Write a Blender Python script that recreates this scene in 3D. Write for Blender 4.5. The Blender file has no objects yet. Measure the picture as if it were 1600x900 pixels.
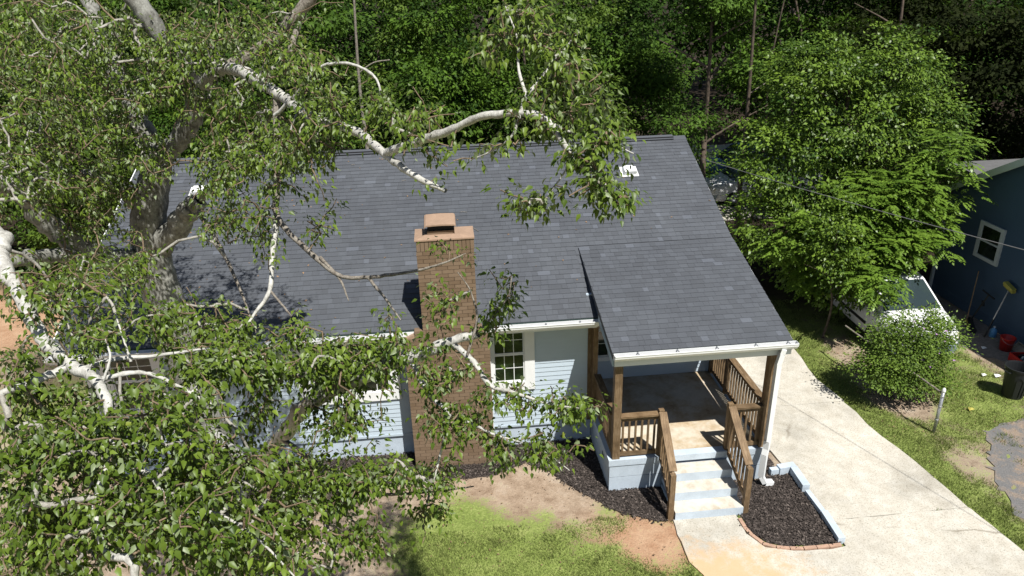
import bpy, math, random
import numpy as np
from mathutils import Vector, Matrix, Euler
random.seed(7); rng = np.random.default_rng(7)
R = math.radians; PI = math.pi
sc = bpy.context.scene; COL = sc.collection

# ------------------------------------------------------------------ camera
CAM = np.array([-2.66564, -12.48378, 9.09113]); YAW, PIT, ROL, FOC = .08697, -.41343, -.02928, 1125.2172
fw = np.array([math.sin(YAW)*math.cos(PIT), math.cos(YAW)*math.cos(PIT), math.sin(PIT)])
rt = np.array([math.cos(YAW), -math.sin(YAW), 0.]); up = np.cross(rt, fw)
rt2 = rt*math.cos(ROL)+up*math.sin(ROL); up2 = -rt*math.sin(ROL)+up*math.cos(ROL)
cam = bpy.data.objects.new('camera', bpy.data.cameras.new('camera')); COL.objects.link(cam)
cam.matrix_world = Matrix(((rt2[0], up2[0], -fw[0], CAM[0]), (rt2[1], up2[1], -fw[1], CAM[1]), (rt2[2], up2[2], -fw[2], CAM[2]), (0, 0, 0, 1)))
cam.data.sensor_width = 36; cam.data.lens = FOC/1600*36; cam.data.clip_end = 2000; cam.data.clip_start = .05
sc.camera = cam
def at(px, py, D):            # world point seen at a photo pixel, D metres deep
    return CAM + (fw+rt2*(px-800)/FOC+up2*(450-py)/FOC)*D

# ------------------------------------------------------------------ light
SUNV = Vector((.25, -.55, 1.)).normalized()
elev = math.asin(SUNV.z); azim = math.atan2(SUNV.x, SUNV.y)
w = bpy.data.worlds.new('World'); sc.world = w; w.use_nodes = True
nt = w.node_tree; bg = nt.nodes['Background']; bg.inputs[1].default_value = .05
sky = nt.nodes.new('ShaderNodeTexSky'); sky.sky_type = 'NISHITA'; sky.sun_disc = False
sky.sun_elevation = elev; sky.sun_rotation = azim; nt.links.new(sky.outputs[0], bg.inputs[0])
sun = bpy.data.objects.new('sun', bpy.data.lights.new('sun', 'SUN')); COL.objects.link(sun)
sun.data.energy = 5.0; sun.data.angle = R(.5); sun.data.color = (1, .97, .925)
sun.rotation_euler = SUNV.to_track_quat('Z', 'Y').to_euler()
vs = sc.view_settings; vs.view_transform = 'Standard'; vs.look = 'None'; vs.exposure = 0.4; vs.gamma = 1
sc.cycles.max_bounces = 5; sc.cycles.diffuse_bounces = 1; sc.cycles.glossy_bounces = 2; sc.cycles.transmission_bounces = 2
sc.cycles.caustics_reflective = False; sc.cycles.caustics_refractive = False

# ------------------------------------------------------------------ materials
class NT:
    def __init__(s, name):
        s.m = bpy.data.materials.new(name); s.m.use_nodes = True; s.t = s.m.node_tree
        s.b = s.t.nodes['Principled BSDF']; s.out = s.t.nodes['Material Output']
    def n(s, t, **k):
        o = s.t.nodes.new(t)
        for a, v in k.items(): setattr(o, a, v)
        return o
    def l(s, a, b): s.t.links.new(a, b)
    def noise(s, scale, detail=4, rough=.6, vec=None, stretch=None):
        o = s.n('ShaderNodeTexNoise'); o.inputs['Scale'].default_value = scale; o.inputs['Detail'].default_value = detail; o.inputs['Roughness'].default_value = rough
        if vec is None:
            vec = s.n('ShaderNodeNewGeometry').outputs['Position']
        if stretch:
            mp = s.n('ShaderNodeMapping'); mp.inputs['Scale'].default_value = stretch; s.l(vec, mp.inputs[0]); vec = mp.outputs[0]
        s.l(vec, o.inputs['Vector']); return o.outputs[0]
    def ramp(s, fac, stops):
        r = s.n('ShaderNodeValToRGB'); e = r.color_ramp.elements
        while len(e) < len(stops): e.new(.5)
        for i, (p, c) in enumerate(stops):
            e[i].position = p; e[i].color = (*c, 1) if not isinstance(c, float) else (c, c, c, 1)
        s.l(fac, r.inputs[0]); return r.outputs[0]
    def mix(s, fac, a, b, mode='MIX'):
        x = s.n('ShaderNodeMix', data_type='RGBA', blend_type=mode)
        for sock, v in ((x.inputs[0], fac), (x.inputs[6], a), (x.inputs[7], b)):
            if hasattr(v, 'links'): s.l(v, sock)
            elif isinstance(v, (int, float)): sock.default_value = v
            else: sock.default_value = (*v, 1)
        return x.outputs[2]
    def math(s, op, a, b=0.):
        x = s.n('ShaderNodeMath', operation=op)
        for sock, v in ((x.inputs[0], a), (x.inputs[1], b)):
            if hasattr(v, 'links'): s.l(v, sock)
            else: sock.default_value = v
        return x.outputs[0]
    def attr(s, name): return s.n('ShaderNodeAttribute', attribute_name=name).outputs['Fac']
    def pos(s):
        x = s.n('ShaderNodeSeparateXYZ'); s.l(s.n('ShaderNodeNewGeometry').outputs['Position'], x.inputs[0]); return x.outputs
    def set(s, col=None, rough=.7, metal=0, spec=.4):
        if col is not None:
            if hasattr(col, 'links'): s.l(col, s.b.inputs['Base Color'])
            else: s.b.inputs['Base Color'].default_value = (*col, 1)
        s.b.inputs['Roughness'].default_value = rough; s.b.inputs['Metallic'].default_value = metal
        s.b.inputs['Specular IOR Level'].default_value = spec
        return s
    def bump(s, h, strength=.3, dist=.02):
        b = s.n('ShaderNodeBump'); b.inputs['Strength'].default_value = strength; b.inputs['Distance'].default_value = dist
        s.l(h, b.inputs['Height']); s.l(b.outputs[0], s.b.inputs['Normal']); return s

def simple(name, col, rough=.6, var=.25, scale=6, metal=0, spec=.4, bump=0, stretch=None, fine=60):
    m = NT(name); n1 = m.noise(scale, 5, .65, stretch=stretch); n2 = m.noise(fine, 2, stretch=stretch)
    a = tuple(c*(1-var) for c in col); b = tuple(min(.95, c*(1+var)) for c in col)
    c = m.ramp(m.math('ADD', m.math('MULTIPLY', n1, .7), m.math('MULTIPLY', n2, .3)), [(.3, a), (.7, b)])
    m.set(c, rough, metal, spec)
    if bump: m.bump(n2, bump, .01)
    return m.m

M = {}
M['white'] = simple('white_paint', (.8, .81, .8), .45, .06, 3)
M['siding'] = simple('pale_blue_siding_paint', (.49, .575, .645), .55, .05, 2.2, stretch=(1, 1, 4))
M['paintblue'] = simple('pale_blue_masonry_paint', (.49, .565, .635), .7, .2, 2.5, bump=.2)
M['trimblue'] = simple('blue_grey_trim_paint', (.3, .4, .49), .55, .07, 3)
M['beam'] = simple('off_white_fascia_paint', (.66, .68, .68), .5, .05, 2)
M['dark'] = simple('painted_hollow_shade', (.01, .01, .012), .8, .1)  # near black paints the shade inside openings and hollows
M['edge'] = simple('dark_green_drip_edge', (.02, .05, .04), .5, .1)
M['navy'] = simple('dark_navy_siding_paint', (.055, .098, .16), .6, .08, 2)
M['navytrim'] = simple('grey_trim_paint', (.5, .55, .56), .6, .05, 2)
M['silver'] = simple('galvanised_pipe', (.42, .43, .44), .4, .25, 20, metal=.6)
M['black_plastic'] = simple('black_plastic', (.018, .02, .022), .45, .15)
M['red_plastic'] = simple('red_plastic', (.5, .025, .02), .4, .1)
M['yellow'] = simple('yellow_bristle', (.42, .38, .08), .8, .2)
M['rubber'] = simple('rubber', (.015, .015, .016), .8, .1)
M['mortar'] = simple('painted_mortar', (.10, .06, .038), .85, .15, 20)
M['cap'] = simple('tan_mortar_wash', (.33, .225, .155), .85, .16, 7, bump=.3)
M['wire'] = simple('wire_sheath', (.16, .16, .16), .5, .05)
M['cardboard'] = simple('cardboard', (.35, .3, .22), .85, .2, 8)
M['jug'] = simple('blue_jug_plastic', (.1, .3, .55), .3, .1)
M['litter'] = simple('dry_leaves', (.22, .14, .08), .85, .5, 9)
M['edgebrick'] = simple('red_edging_brick', (.42, .27, .19), .85, .3, 11, bump=.3)
M['purple'] = simple('lilac_petals', (.45, .25, .5), .6, .2, 9)
M['silverroof'] = simple('weathered_grey_shingles', (.11, .11, .11), .85, .2, 8)

def leaf_mat(name, dark, light, under=None, rough=.42, trans=.28, spec=.5, tip=None):
    m = NT(name); t = m.attr('tone'); n = m.noise(1.3, 2)
    f = m.math('ADD', m.math('MULTIPLY', t, .75), m.math('MULTIPLY', n, .25))
    st = [(.12, dark), (.88, light)] + ([(.97, tip)] if tip else [])
    c = m.ramp(f, st)
    if under is not None:
        c = m.mix(m.n('ShaderNodeNewGeometry').outputs['Backfacing'], c, under)
    m.set(c, rough, 0, spec)
    tr = m.n('ShaderNodeBsdfTranslucent'); mx = m.n('ShaderNodeMixShader'); mx.inputs[0].default_value = trans
    m.l(m.mix(.5, c, (.12, .2, .02)), tr.inputs[0]); m.l(m.b.outputs[0], mx.inputs[1]); m.l(tr.outputs[0], mx.inputs[2]); m.l(mx.outputs[0], m.out.inputs[0])
    return m.m
M['leaf_big'] = leaf_mat('cottonwood_leaf', (.032, .068, .007), (.175, .25, .03), (.2, .25, .12), .42, .22, .33, (.36, .25, .08))
M['leaf_forest'] = leaf_mat('forest_leaf', (.012, .036, .006), (.10, .185, .02), None, .6, .2, .15)
M['leaf_forest2'] = leaf_mat('yellow_green_forest_leaf', (.025, .06, .008), (.14, .22, .024), None, .6, .25, .3)
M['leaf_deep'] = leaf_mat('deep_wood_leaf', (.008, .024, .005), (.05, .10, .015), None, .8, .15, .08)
M['leaf_right'] = leaf_mat('glossy_leaf', (.016, .05, .008), (.19, .295, .033), None, .42, .22, .32)
M['leaf_pinnate'] = leaf_mat('pinnate_leaflet', (.07, .14, .015), (.2, .32, .04), None, .4, .3, .5)
M['leaf_shrub'] = leaf_mat('shrub_leaf', (.04, .085, .012), (.2, .3, .045), None, .55, .25, .25)
M['leaf_shade'] = leaf_mat('painted_shade_leaf', (.006, .010, .004), (.028, .036, .011), None, .85, .15, .05)  # darker forest leaf: shade on the right-hand wood is put into the colour

def bark(name, base, patch, lo, hi, scale=9, blotch=None):
    m = NT(name); n1 = m.noise(scale, 8, .75); n2 = m.noise(scale*4, 4, .7, stretch=(1, 1, .5))
    c = m.ramp(m.math('ADD', m.math('MULTIPLY', n1, .65), m.math('MULTIPLY', n2, .35)), [(lo, patch), (hi, base)])
    m.set(c, .85, 0, .2).bump(n2, .6, .02); return m.m
M['bark_white'] = bark('pale_branch_bark', (.56, .55, .5), (.2, .19, .16), .33, .56, 7)
M['bark_trunk'] = bark('lichened_trunk_bark', (.37, .37, .33), (.06, .055, .045), .36, .62, 6)
M['bark_twig'] = bark('twig_bark', (.33, .3, .25), (.12, .1, .08), .4, .6, 16)
M['bark_red'] = bark('reddish_shoot_bark', (.27, .2, .13), (.12, .09, .06), .4, .6, 16)
M['bark_pale'] = bark('pale_twig_bark', (.42, .4, .35), (.18, .17, .14), .36, .56, 14)
M['bark_dark'] = bark('dark_forest_bark', (.17, .13, .10), (.05, .04, .03), .4, .62, 5)

def mat_shingle():
    m = NT('asphalt_shingle'); t = m.attr('tone'); n = m.noise(260, 2, .7); n2 = m.noise(1.1, 3)
    c = m.ramp(t, [(0, (.066, .071, .080)), (.5, (.080, .087, .099)), (.75, (.09, .098, .112)), (1, (.106, .116, .135))])
    c = m.mix(.45, c, m.ramp(n, [(.3, (.5, .5, .5)), (.7, (1.5, 1.5, 1.5))]), 'MULTIPLY')
    c = m.mix(.6, c, m.ramp(n2, [(.3, (.82, .82, .82)), (.7, (1.15, 1.15, 1.12))]), 'MULTIPLY')
    m.set(c, .8, 0, .35).bump(n, .35, .004); return m.m
M['shingle'] = mat_shingle()
def mat_brick():
    m = NT('brown_painted_brick'); t = m.attr('tone'); n = m.noise(45, 3); n2 = m.noise(3, 3)
    c = m.ramp(m.math('ADD', m.math('MULTIPLY', t, .5), m.math('MULTIPLY', n2, .5)), [(.2, (.155, .104, .064)), (.8, (.222, .157, .105))])
    m.set(c, .7, 0, .35).bump(n, .25, .006); return m.m
M['brick'] = mat_brick()
def mat_wood():
    m = NT('stained_deck_wood'); oi = m.n('ShaderNodeObjectInfo').outputs['Random']
    tc = m.n('ShaderNodeTexCoord').outputs['Object']
    n = m.noise(7, 5, .7, vec=tc, stretch=(14, 14, .8)); n2 = m.noise(4, 3, vec=tc)
    c = m.ramp(m.math('ADD', m.math('MULTIPLY', n, .65), m.math('MULTIPLY', n2, .35)), [(.32, (.06, .038, .02)), (.48, (.16, .105, .055)), (.68, (.34, .25, .155))])
    c = m.mix(.5, c, m.ramp(oi, [(0, (.7, .7, .7)), (1, (1.25, 1.2, 1.15))]), 'MULTIPLY')
    m.set(c, .7, 0, .3).bump(n, .2, .003); return m.m
M['wood'] = mat_wood()
def mat_conc(name, tan=False):
    m = NT(name); a = m.noise(.55, 5, .6); b = m.noise(4, 5, .7); c = m.noise(38, 4, .75)
    base = m.ramp(b, [(.3, (.49, .45, .375)), (.5, (.56, .525, .45)), (.68, (.62, .59, .52))])
    stain = m.ramp(a, [(.36, (.6, .6, .59)), (.5, (.9, .9, .89)), (.66, (1.06, 1.06, 1.05))])
    col = m.mix(.7, base, stain, 'MULTIPLY')
    col = m.mix(.8, col, m.ramp(c, [(.36, (.5, .48, .44)), (.46, (.97, .97, .96)), (.7, (1.08, 1.08, 1.08))]), 'MULTIPLY')
    # rusty clay stain near the walk
    p = m.pos(); dx = m.math('SUBTRACT', p[0], 1.3); dy = m.math('SUBTRACT', p[1], -4.1)
    d = m.math('SQRT', m.math('ADD', m.math('MULTIPLY', m.math('MULTIPLY', dx, dx), .33), m.math('MULTIPLY', dy, dy)))
    k = m.math('ADD', d, m.math('MULTIPLY', m.math('SUBTRACT', b, .5), 1.8))
    f = m.ramp(k, [(.35, .9), (1.55, 0.)])
    col = m.mix(f, col, m.mix(b, (.62, .38, .2), (.56, .43, .27)))
    if not tan:
        # hair cracks
        v = m.n('ShaderNodeTexVoronoi', feature='DISTANCE_TO_EDGE'); v.inputs['Scale'].default_value = .19
        mp = m.n('ShaderNodeMix', data_type='VECTOR'); mp.inputs[0].default_value = .16
        nv = m.n('ShaderNodeTexNoise'); nv.inputs['Scale'].default_value = 2.5; nv.inputs['Detail'].default_value = 6
        ge = m.n('ShaderNodeNewGeometry').outputs['Position']; m.l(ge, nv.inputs[0]); m.l(ge, mp.inputs[4]); m.l(nv.outputs['Color'], mp.inputs[5]); m.l(mp.outputs[1], v.inputs[0])
        col = m.mix(m.math('MULTIPLY', m.ramp(v.outputs[0], [(.0008, .7), (.0024, 0.)]), m.ramp(m.noise(.45, 2), [(.5, 0.), (.56, 1.)])), col, (.16, .13, .09))
    m.set(col, .9, 0, .25).bump(c, .3, .006); return m.m
M['concrete'] = mat_conc('weathered_concrete')
def mat_floor():
    m = NT('stained_porch_concrete'); a = m.noise(1.6, 6, .65); b = m.noise(9, 5, .7)
    col = m.ramp(a, [(.3, (.33, .23, .14)), (.42, (.5, .4, .27)), (.54, (.6, .54, .44)), (.75, (.64, .6, .52))])
    col = m.mix(.6, col, m.ramp(b, [(.3, (.7, .68, .62)), (.7, (1.1, 1.08, 1.05))]), 'MULTIPLY')
    m.set(col, .8, 0, .3).bump(b, .15, .004); return m.m
M['floor'] = mat_floor()
def mat_tread():
    m = NT('worn_step_concrete'); a = m.noise(3.5, 6, .7)
    m.set(m.ramp(a, [(.3, (.42, .36, .27)), (.5, (.58, .54, .46)), (.7, (.66, .63, .56))]), .85, 0, .25).bump(a, .15, .004); return m.m
M['tread'] = mat_tread()
def mat_mulch():
    m = NT('black_mulch'); n = m.noise(30, 5, .75); t = m.attr('tone')
    c = m.ramp(m.math('ADD', m.math('MULTIPLY', n, .5), m.math('MULTIPLY', t, .5)), [(.3, (.038, .031, .027)), (.6, (.10, .082, .072)), (.85, (.24, .2, .17))])
    m.set(c, .9, 0, .2).bump(n, .8, .03); return m.m
M['mulch'] = mat_mulch()
def mat_ground():
    m = NT('lawn_and_bare_soil'); big = m.noise(.5, 5, .6); mid = m.noise(2.6, 6, .7); fine = m.noise(28, 4, .75)
    soil = m.ramp(mid, [(.3, (.19, .14, .095)), (.52, (.35, .275, .2)), (.72, (.45, .38, .3))])
    clay = m.ramp(mid, [(.3, (.34, .19, .11)), (.7, (.5, .34, .22))])
    grass = m.ramp(m.math('ADD', m.math('MULTIPLY', mid, .5), m.math('MULTIPLY', fine, .5)), [(.34, (.10, .135, .03)), (.5, (.19, .245, .06)), (.66, (.31, .34, .12))])
    p = m.pos()
    # grass cover as a function of place: bare near the beds, grassy towards the street and right
    cover = m.attr('cover')
    g = m.ramp(m.math('ADD', cover, m.math('MULTIPLY', m.math('SUBTRACT', m.math('ADD', m.math('MULTIPLY', mid, .6), m.math('MULTIPLY', fine, .4)), .5), 1.5)), [(.42, 0.), (.6, 1.)])
    col = m.mix(m.ramp(m.attr('clay'), [(.2, 0.), (.8, 1.)]), soil, clay)
    col = m.mix(g, col, grass)
    forest = m.ramp(mid, [(.3, (.012, .010, .007)), (.7, (.05, .036, .024))])  # forest floor nearly black, canopy shade painted into the ground colour
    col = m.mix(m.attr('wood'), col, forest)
    col = m.mix(.5, col, m.ramp(fine, [(.3, (.6, .6, .6)), (.7, (1.3, 1.3, 1.3))]), 'MULTIPLY')
    m.set(col, .95, 0, .15).bump(fine, .6, .03); return m.m
M['ground'] = mat_ground()
M['grass'] = leaf_mat('grass_blade', (.14, .18, .045), (.33, .38, .12), None, .6, .3, .2)
def mat_asph():
    m = NT('worn_asphalt'); a = m.noise(1.7, 6, .7); b = m.noise(40, 3)
    c = m.mix(m.ramp(a, [(.47, 0.), (.6, 1.)]), m.ramp(b, [(.3, (.12, .118, .115)), (.7, (.2, .195, .19))]), m.ramp(b, [(.3, (.22, .16, .11)), (.7, (.36, .28, .21))]))
    m.set(c, .95, 0, .15).bump(b, .5, .01); return m.m
M['asphalt'] = mat_asph()
M['gravel'] = simple('grey_gravel', (.22, .2, .18), .95, .4, 14, bump=.8)
def mat_glass():
    m = NT('window_glass'); n = m.noise(3, 4); c = m.ramp(n, [(.4, (.006, .01, .006)), (.7, (.025, .045, .02))])
    m.set(c, .06, 0, .8); return m.m
M['glass'] = mat_glass()
M['carpaint'] = NT('white_car_paint').set((.78, .79, .79), .22, 0, .5).m
M['carglass'] = NT('tinted_glass').set((.03, .045, .05), .05, 0, .8).m
M['headlamp'] = NT('headlamp_lens').set((.75, .72, .5), .15, 0, .7).m
M['bumper'] = simple('grey_bumper_plastic', (.2, .26, .29), .5, .15)
M['bluecar'] = NT('blue_car_paint').set((.03, .12, .35), .25, 0, .5).m

# ------------------------------------------------------------------ helpers
def mesh_from(name, V, F, mat=None, tone=None, smooth=False, extra=None):
    me = bpy.data.meshes.new(name)
    V = np.asarray(V, dtype=np.float32).reshape(-1, 3)
    if isinstance(F, np.ndarray):
        n, k = F.shape
        me.vertices.add(len(V)); me.vertices.foreach_set('co', V.ravel())
        me.loops.add(n*k); me.loops.foreach_set('vertex_index', F.astype(np.int32).ravel())
        me.polygons.add(n); me.polygons.foreach_set('loop_start', np.arange(n, dtype=np.int32)*k)
        me.update(calc_edges=True)
    else:
        me.from_pydata(V.tolist(), [], F); me.update()
    if tone is not None:
        a = me.attributes.new('tone', 'FLOAT', 'POINT'); a.data.foreach_set('value', np.asarray(tone, dtype=np.float32))
    if extra:
        for k2, v2 in extra.items():
            a = me.attributes.new(k2, 'FLOAT', 'POINT'); a.data.foreach_set('value', np.asarray(v2, dtype=np.float32))
    if mat: me.materials.append(M[mat])
    if smooth: me.polygons.foreach_set('use_smooth', [True]*len(me.polygons))
    return me

def link(name, me, parent=None, loc=(0, 0, 0), rot=(0, 0, 0), kind=None):
    o = bpy.data.objects.new(name, me); COL.objects.link(o); o.location = loc; o.rotation_euler = rot
    if parent is not None: o.parent = parent
    if kind: o['kind'] = kind
    return o
def thing(name, label, cat, loc=(0, 0, 0), rotz=0, group=None):
    o = bpy.data.objects.new(name, None); COL.objects.link(o); o.location = loc; o.rotation_euler = (0, 0, rotz)
    o.empty_display_size = .2; o['label'] = label; o['category'] = cat
    if group: o['group'] = group
    return o
def tag(o, label, cat, group=None):
    o['label'] = label; o['category'] = cat
    if group: o['group'] = group
    return o

class MB:
    def __init__(s): s.V = []; s.F = []; s.T = []
    def add(s, V, F, tone=.5):
        b = len(s.V); s.V += [tuple(v) for v in V]; s.F += [tuple(i+b for i in f) for f in F]; s.T += [tone]*len(V); return s
    def box(s, x0, x1, y0, y1, z0, z1, tone=.5, Mx=None):
        V = [(x0, y0, z0), (x1, y0, z0), (x1, y1, z0), (x0, y1, z0), (x0, y0, z1), (x1, y0, z1), (x1, y1, z1), (x0, y1, z1)]
        if Mx is not None: V = [Mx @ Vector(v) for v in V]
        return s.add(V, [(0, 3, 2, 1), (4, 5, 6, 7), (0, 1, 5, 4), (1, 2, 6, 5), (2, 3, 7, 6), (3, 0, 4, 7)], tone)
    def prism(s, pts, z0, z1, tone=.5):      # polygon in xy extruded in z (counter-clockwise)
        n = len(pts); V = [(x, y, z0) for x, y in pts]+[(x, y, z1) for x, y in pts]
        F = [tuple(range(n))[::-1], tuple(range(n, 2*n))]+[(i, (i+1) % n, n+(i+1) % n, n+i) for i in range(n)]
        return s.add(V, F, tone)
    def beam(s, a, b, wd, ht, tone=.5):     # bar between two points, wd sideways, ht upwards
        a = Vector(a); b = Vector(b); d = (b-a).normalized(); sd = d.cross(Vector((0, 0, 1)))
        sd = sd.normalized() if sd.length > 1e-3 else Vector((1, 0, 0)); u = sd.cross(d).normalized()
        V = [p+sd*(i*wd/2)+u*(j*ht/2) for p in (a, b) for i, j in ((-1, -1), (1, -1), (1, 1), (-1, 1))]
        return s.add(V, [(0, 1, 2, 3), (7, 6, 5, 4), (0, 4, 5, 1), (1, 5, 6, 2), (2, 6, 7, 3), (3, 7, 4, 0)], tone)
    def lathe(s, prof, seg=20, c=(0, 0, 0), tone=.5, capb=True, capt=True):
        b = len(s.V); n = len(prof)
        V = [(c[0]+r*math.cos(2*PI*k/seg), c[1]+r*math.sin(2*PI*k/seg), c[2]+z) for r, z in prof for k in range(seg)]
        F = [(i*seg+k, i*seg+(k+1) % seg, (i+1)*seg+(k+1) % seg, (i+1)*seg+k) for i in range(n-1) for k in range(seg)]
        if capb: F.append(tuple(range(seg))[::-1])
        if capt: F.append(tuple((n-1)*seg+k for k in range(seg)))
        return s.add(V, F, tone)
    def tube(s, pts, rad, seg=8, tone=.5):
        V, F = tube_np(pts, rad, seg); return s.add(V, [tuple(int(j) for j in f) for f in F], tone)
    def mesh(s, name, mat, smooth=False): return mesh_from(name, s.V, s.F, mat, s.T, smooth)
    def build(s, name, mat, parent=None, loc=(0, 0, 0), rot=(0, 0, 0), smooth=False, kind=None):
        return link(name, s.mesh(name, mat, smooth), parent, loc, rot, kind)

def tube_np(pts, rad, seg=8):
    P = np.asarray(pts, float); n = len(P); rad = np.broadcast_to(np.asarray(rad, float), (n,))
    T = np.gradient(P, axis=0); T /= np.linalg.norm(T, axis=1)[:, None]+1e-9
    ref = np.array([0, 0, 1.]) if abs(T[0][2]) < .9 else np.array([1., 0, 0])
    V = []; a = np.linspace(0, 2*PI, seg, endpoint=False)
    for i in range(n):
        u = np.cross(T[i], ref); u /= np.linalg.norm(u)+1e-9; v = np.cross(T[i], u); ref = np.cross(u, T[i])
        V.append(P[i]+rad[i]*(np.cos(a)[:, None]*u+np.sin(a)[:, None]*v))
    V = np.concatenate(V); F = []
    for i in range(n-1):
        for k in range(seg):
            F.append((i*seg+k, i*seg+(k+1) % seg, (i+1)*seg+(k+1) % seg, (i+1)*seg+k))
    return V, np.array(F)[:, ::-1]
def spline(P, sub=6):           # Catmull-Rom through the points
    P = np.asarray(P, float); Q = np.vstack([2*P[0]-P[1], P, 2*P[-1]-P[-2]]); out = []
    for i in range(1, len(Q)-2):
        for t in np.linspace(0, 1, sub, endpoint=False):
            a, b, c, d = Q[i-1:i+3]
            out.append(.5*((2*b)+(c-a)*t+(2*a-5*b+4*c-d)*t*t+(3*b-a-3*c+d)*t**3))
    out.append(P[-1]); return np.array(out)

# leaves: position, length direction, up-ish normal, size
OV = np.array([(0, 0, 0), (.3, .29, .09), (.3, 0, .0), (.3, -.29, .09), (.66, .19, .02), (.66, 0, -.05), (.66, -.19, .02), (1.08, 0, -.2)])
OVF = np.array([(0, 2, 1, 1), (0, 3, 2, 2), (1, 2, 5, 4), (2, 3, 6, 5), (4, 5, 7, 7), (5, 6, 7, 7)])
KITE = np.array([(0, 0, 0), (.4, .28, .05), (.4, -.28, .05), (1, 0, -.06)])
def leaves_mesh(name, P, D, Nn, S, mat, kite=False, tones=None):
    P = np.asarray(P); n = len(P)
    D = D/(np.linalg.norm(D, axis=1)[:, None]+1e-9)
    side = np.cross(Nn, D); side /= np.linalg.norm(side, axis=1)[:, None]+1e-9
    nn = np.cross(D, side)
    tp = KITE if kite else OV
    V = P[:, None, :]+S[:, None, None]*(tp[None, :, 0:1]*D[:, None, :]+tp[None, :, 1:2]*side[:, None, :]+tp[None, :, 2:3]*nn[:, None, :])
    k = len(tp); base = (np.arange(n)*k)[:, None, None]
    if kite: tri = np.array([(0, 2, 1), (1, 2, 3)])
    else: tri = np.array([(0, 2, 1), (0, 3, 2), (1, 2, 5), (1, 5, 4), (2, 3, 6), (2, 6, 5), (4, 5, 7), (5, 6, 7)])
    F = (tri[None]+base).reshape(-1, 3)
    if tones is None: tones = rng.random(n)
    return mesh_from(name, V.reshape(-1, 3), F, mat, np.repeat(tones, k))
def rnd_unit(n):
    v = rng.normal(size=(n, 3)); return v/np.linalg.norm(v, axis=1)[:, None]

# ------------------------------------------------------------------ ground
def sstep(a, b, x): t = np.clip((x-a)/(b-a), 0, 1); return t*t*(3-2*t)
def blob(x, y, cx, cy, r, soft=.5): return 1-sstep(r*(1-soft), r*(1+soft), np.hypot(x-cx, y-cy))
def cover_f(x, y):
    c = np.full(np.shape(x), .30)
    lawn = sstep(-1.35, -2.35, y-.25*np.sin(1.7*x)-.12*np.sin(5.1*x+2*y))*sstep(-4.6, -3.4, x)
    c = np.maximum(c, .28+.44*lawn)
    c = np.maximum(c, .85*sstep(4.8, 5.2, x)*(1-sstep(8, 9.5, y)))
    c = np.where(x > 6.9, .585, c)
    c -= .42*blob(x, y, 7.1, .7, .85)+.25*blob(x, y, 7.1, 2.5, 1.)+.5*sstep(9.9, 10.7, x+.12*(y-2))+.2*blob(x, y, 7.4, -1.9, .6, .9)
    c += .1*blob(x, y, 8.6, .2, .9)
    c -= .45*blob(x, y, .6, -3.1, .6, .9)+.25*blob(x, y, -.3, -2.5, .6, .9)+.12*blob(x, y, -1.4, -2.0, .8)
    c = np.where((x < -9.8) & (y < 6), .36+.2*blob(x, y, -12.6, 3.2, 1.2), c)
    c = c*(1-sstep(5.5, 9, y))
    return c
def clay_f(x, y): return np.clip(blob(x, y, .6, -3.3, 1.0, .9)+blob(x, y, -16, 8.5, 3)+.3*blob(x, y, -2, -2, 2), 0, 1)
def wood_f(x, y): return np.clip(sstep(4, 7, y)*(1-blob(x, y, -15.8, 8.3, 3.0))*(1-blob(x, y, 10, 20, 4))+.6*blob(x, y, -12.5, 5, 1.5), 0, 1)  # where the ground takes the colour with canopy shade painted in
xs = np.concatenate([np.array([-600, -200, -80, -40]), np.arange(-24, 24.1, .3), np.array([40, 80, 200, 600])])
ys = np.concatenate([np.array([-300, -60, -20]), np.arange(-8, 20, .3), np.array([24, 32, 60, 150, 400, 900])])
gx, gy = np.meshgrid(xs, ys); nx, ny = len(xs), len(ys)
i, j = np.meshgrid(np.arange(nx-1), np.arange(ny-1)); b = (j*nx+i).ravel()
gz = np.where((np.abs(gx) < 24) & (gy > -8) & (gy < 20), rng.normal(0, .008, gx.shape), 0)-.01
me = mesh_from('ground', np.stack([gx, gy, gz], -1).reshape(-1, 3), np.stack([b, b+1, b+nx+1, b+nx], 1), 'ground', None, True,
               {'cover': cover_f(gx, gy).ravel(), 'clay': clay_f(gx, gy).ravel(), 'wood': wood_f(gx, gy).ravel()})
link('ground', me, kind='structure')

def inpoly(x, y, poly):
    r = np.zeros(np.shape(x), bool); n = len(poly)
    for a in range(n):
        x1, y1 = poly[a]; x2, y2 = poly[(a+1) % n]
        c = ((y1 > y) != (y2 > y)) & (x < (x2-x1)*(y-y1)/(y2-y1+1e-12)+x1); r ^= c
    return r
def wob(pts, step=.18, amp=.012, seed=1):
    rr = random.Random(seed); out = []; n = len(pts)
    for a in range(n):
        p, q = pts[a], pts[(a+1) % n]; L = math.hypot(q[0]-p[0], q[1]-p[1]); k = max(1, int(L/step))
        for t in range(k):
            u = t/k; out.append((p[0]+(q[0]-p[0])*u+rr.uniform(-amp, amp), p[1]+(q[1]-p[1])*u+rr.uniform(-amp, amp)))
    return out
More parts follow.
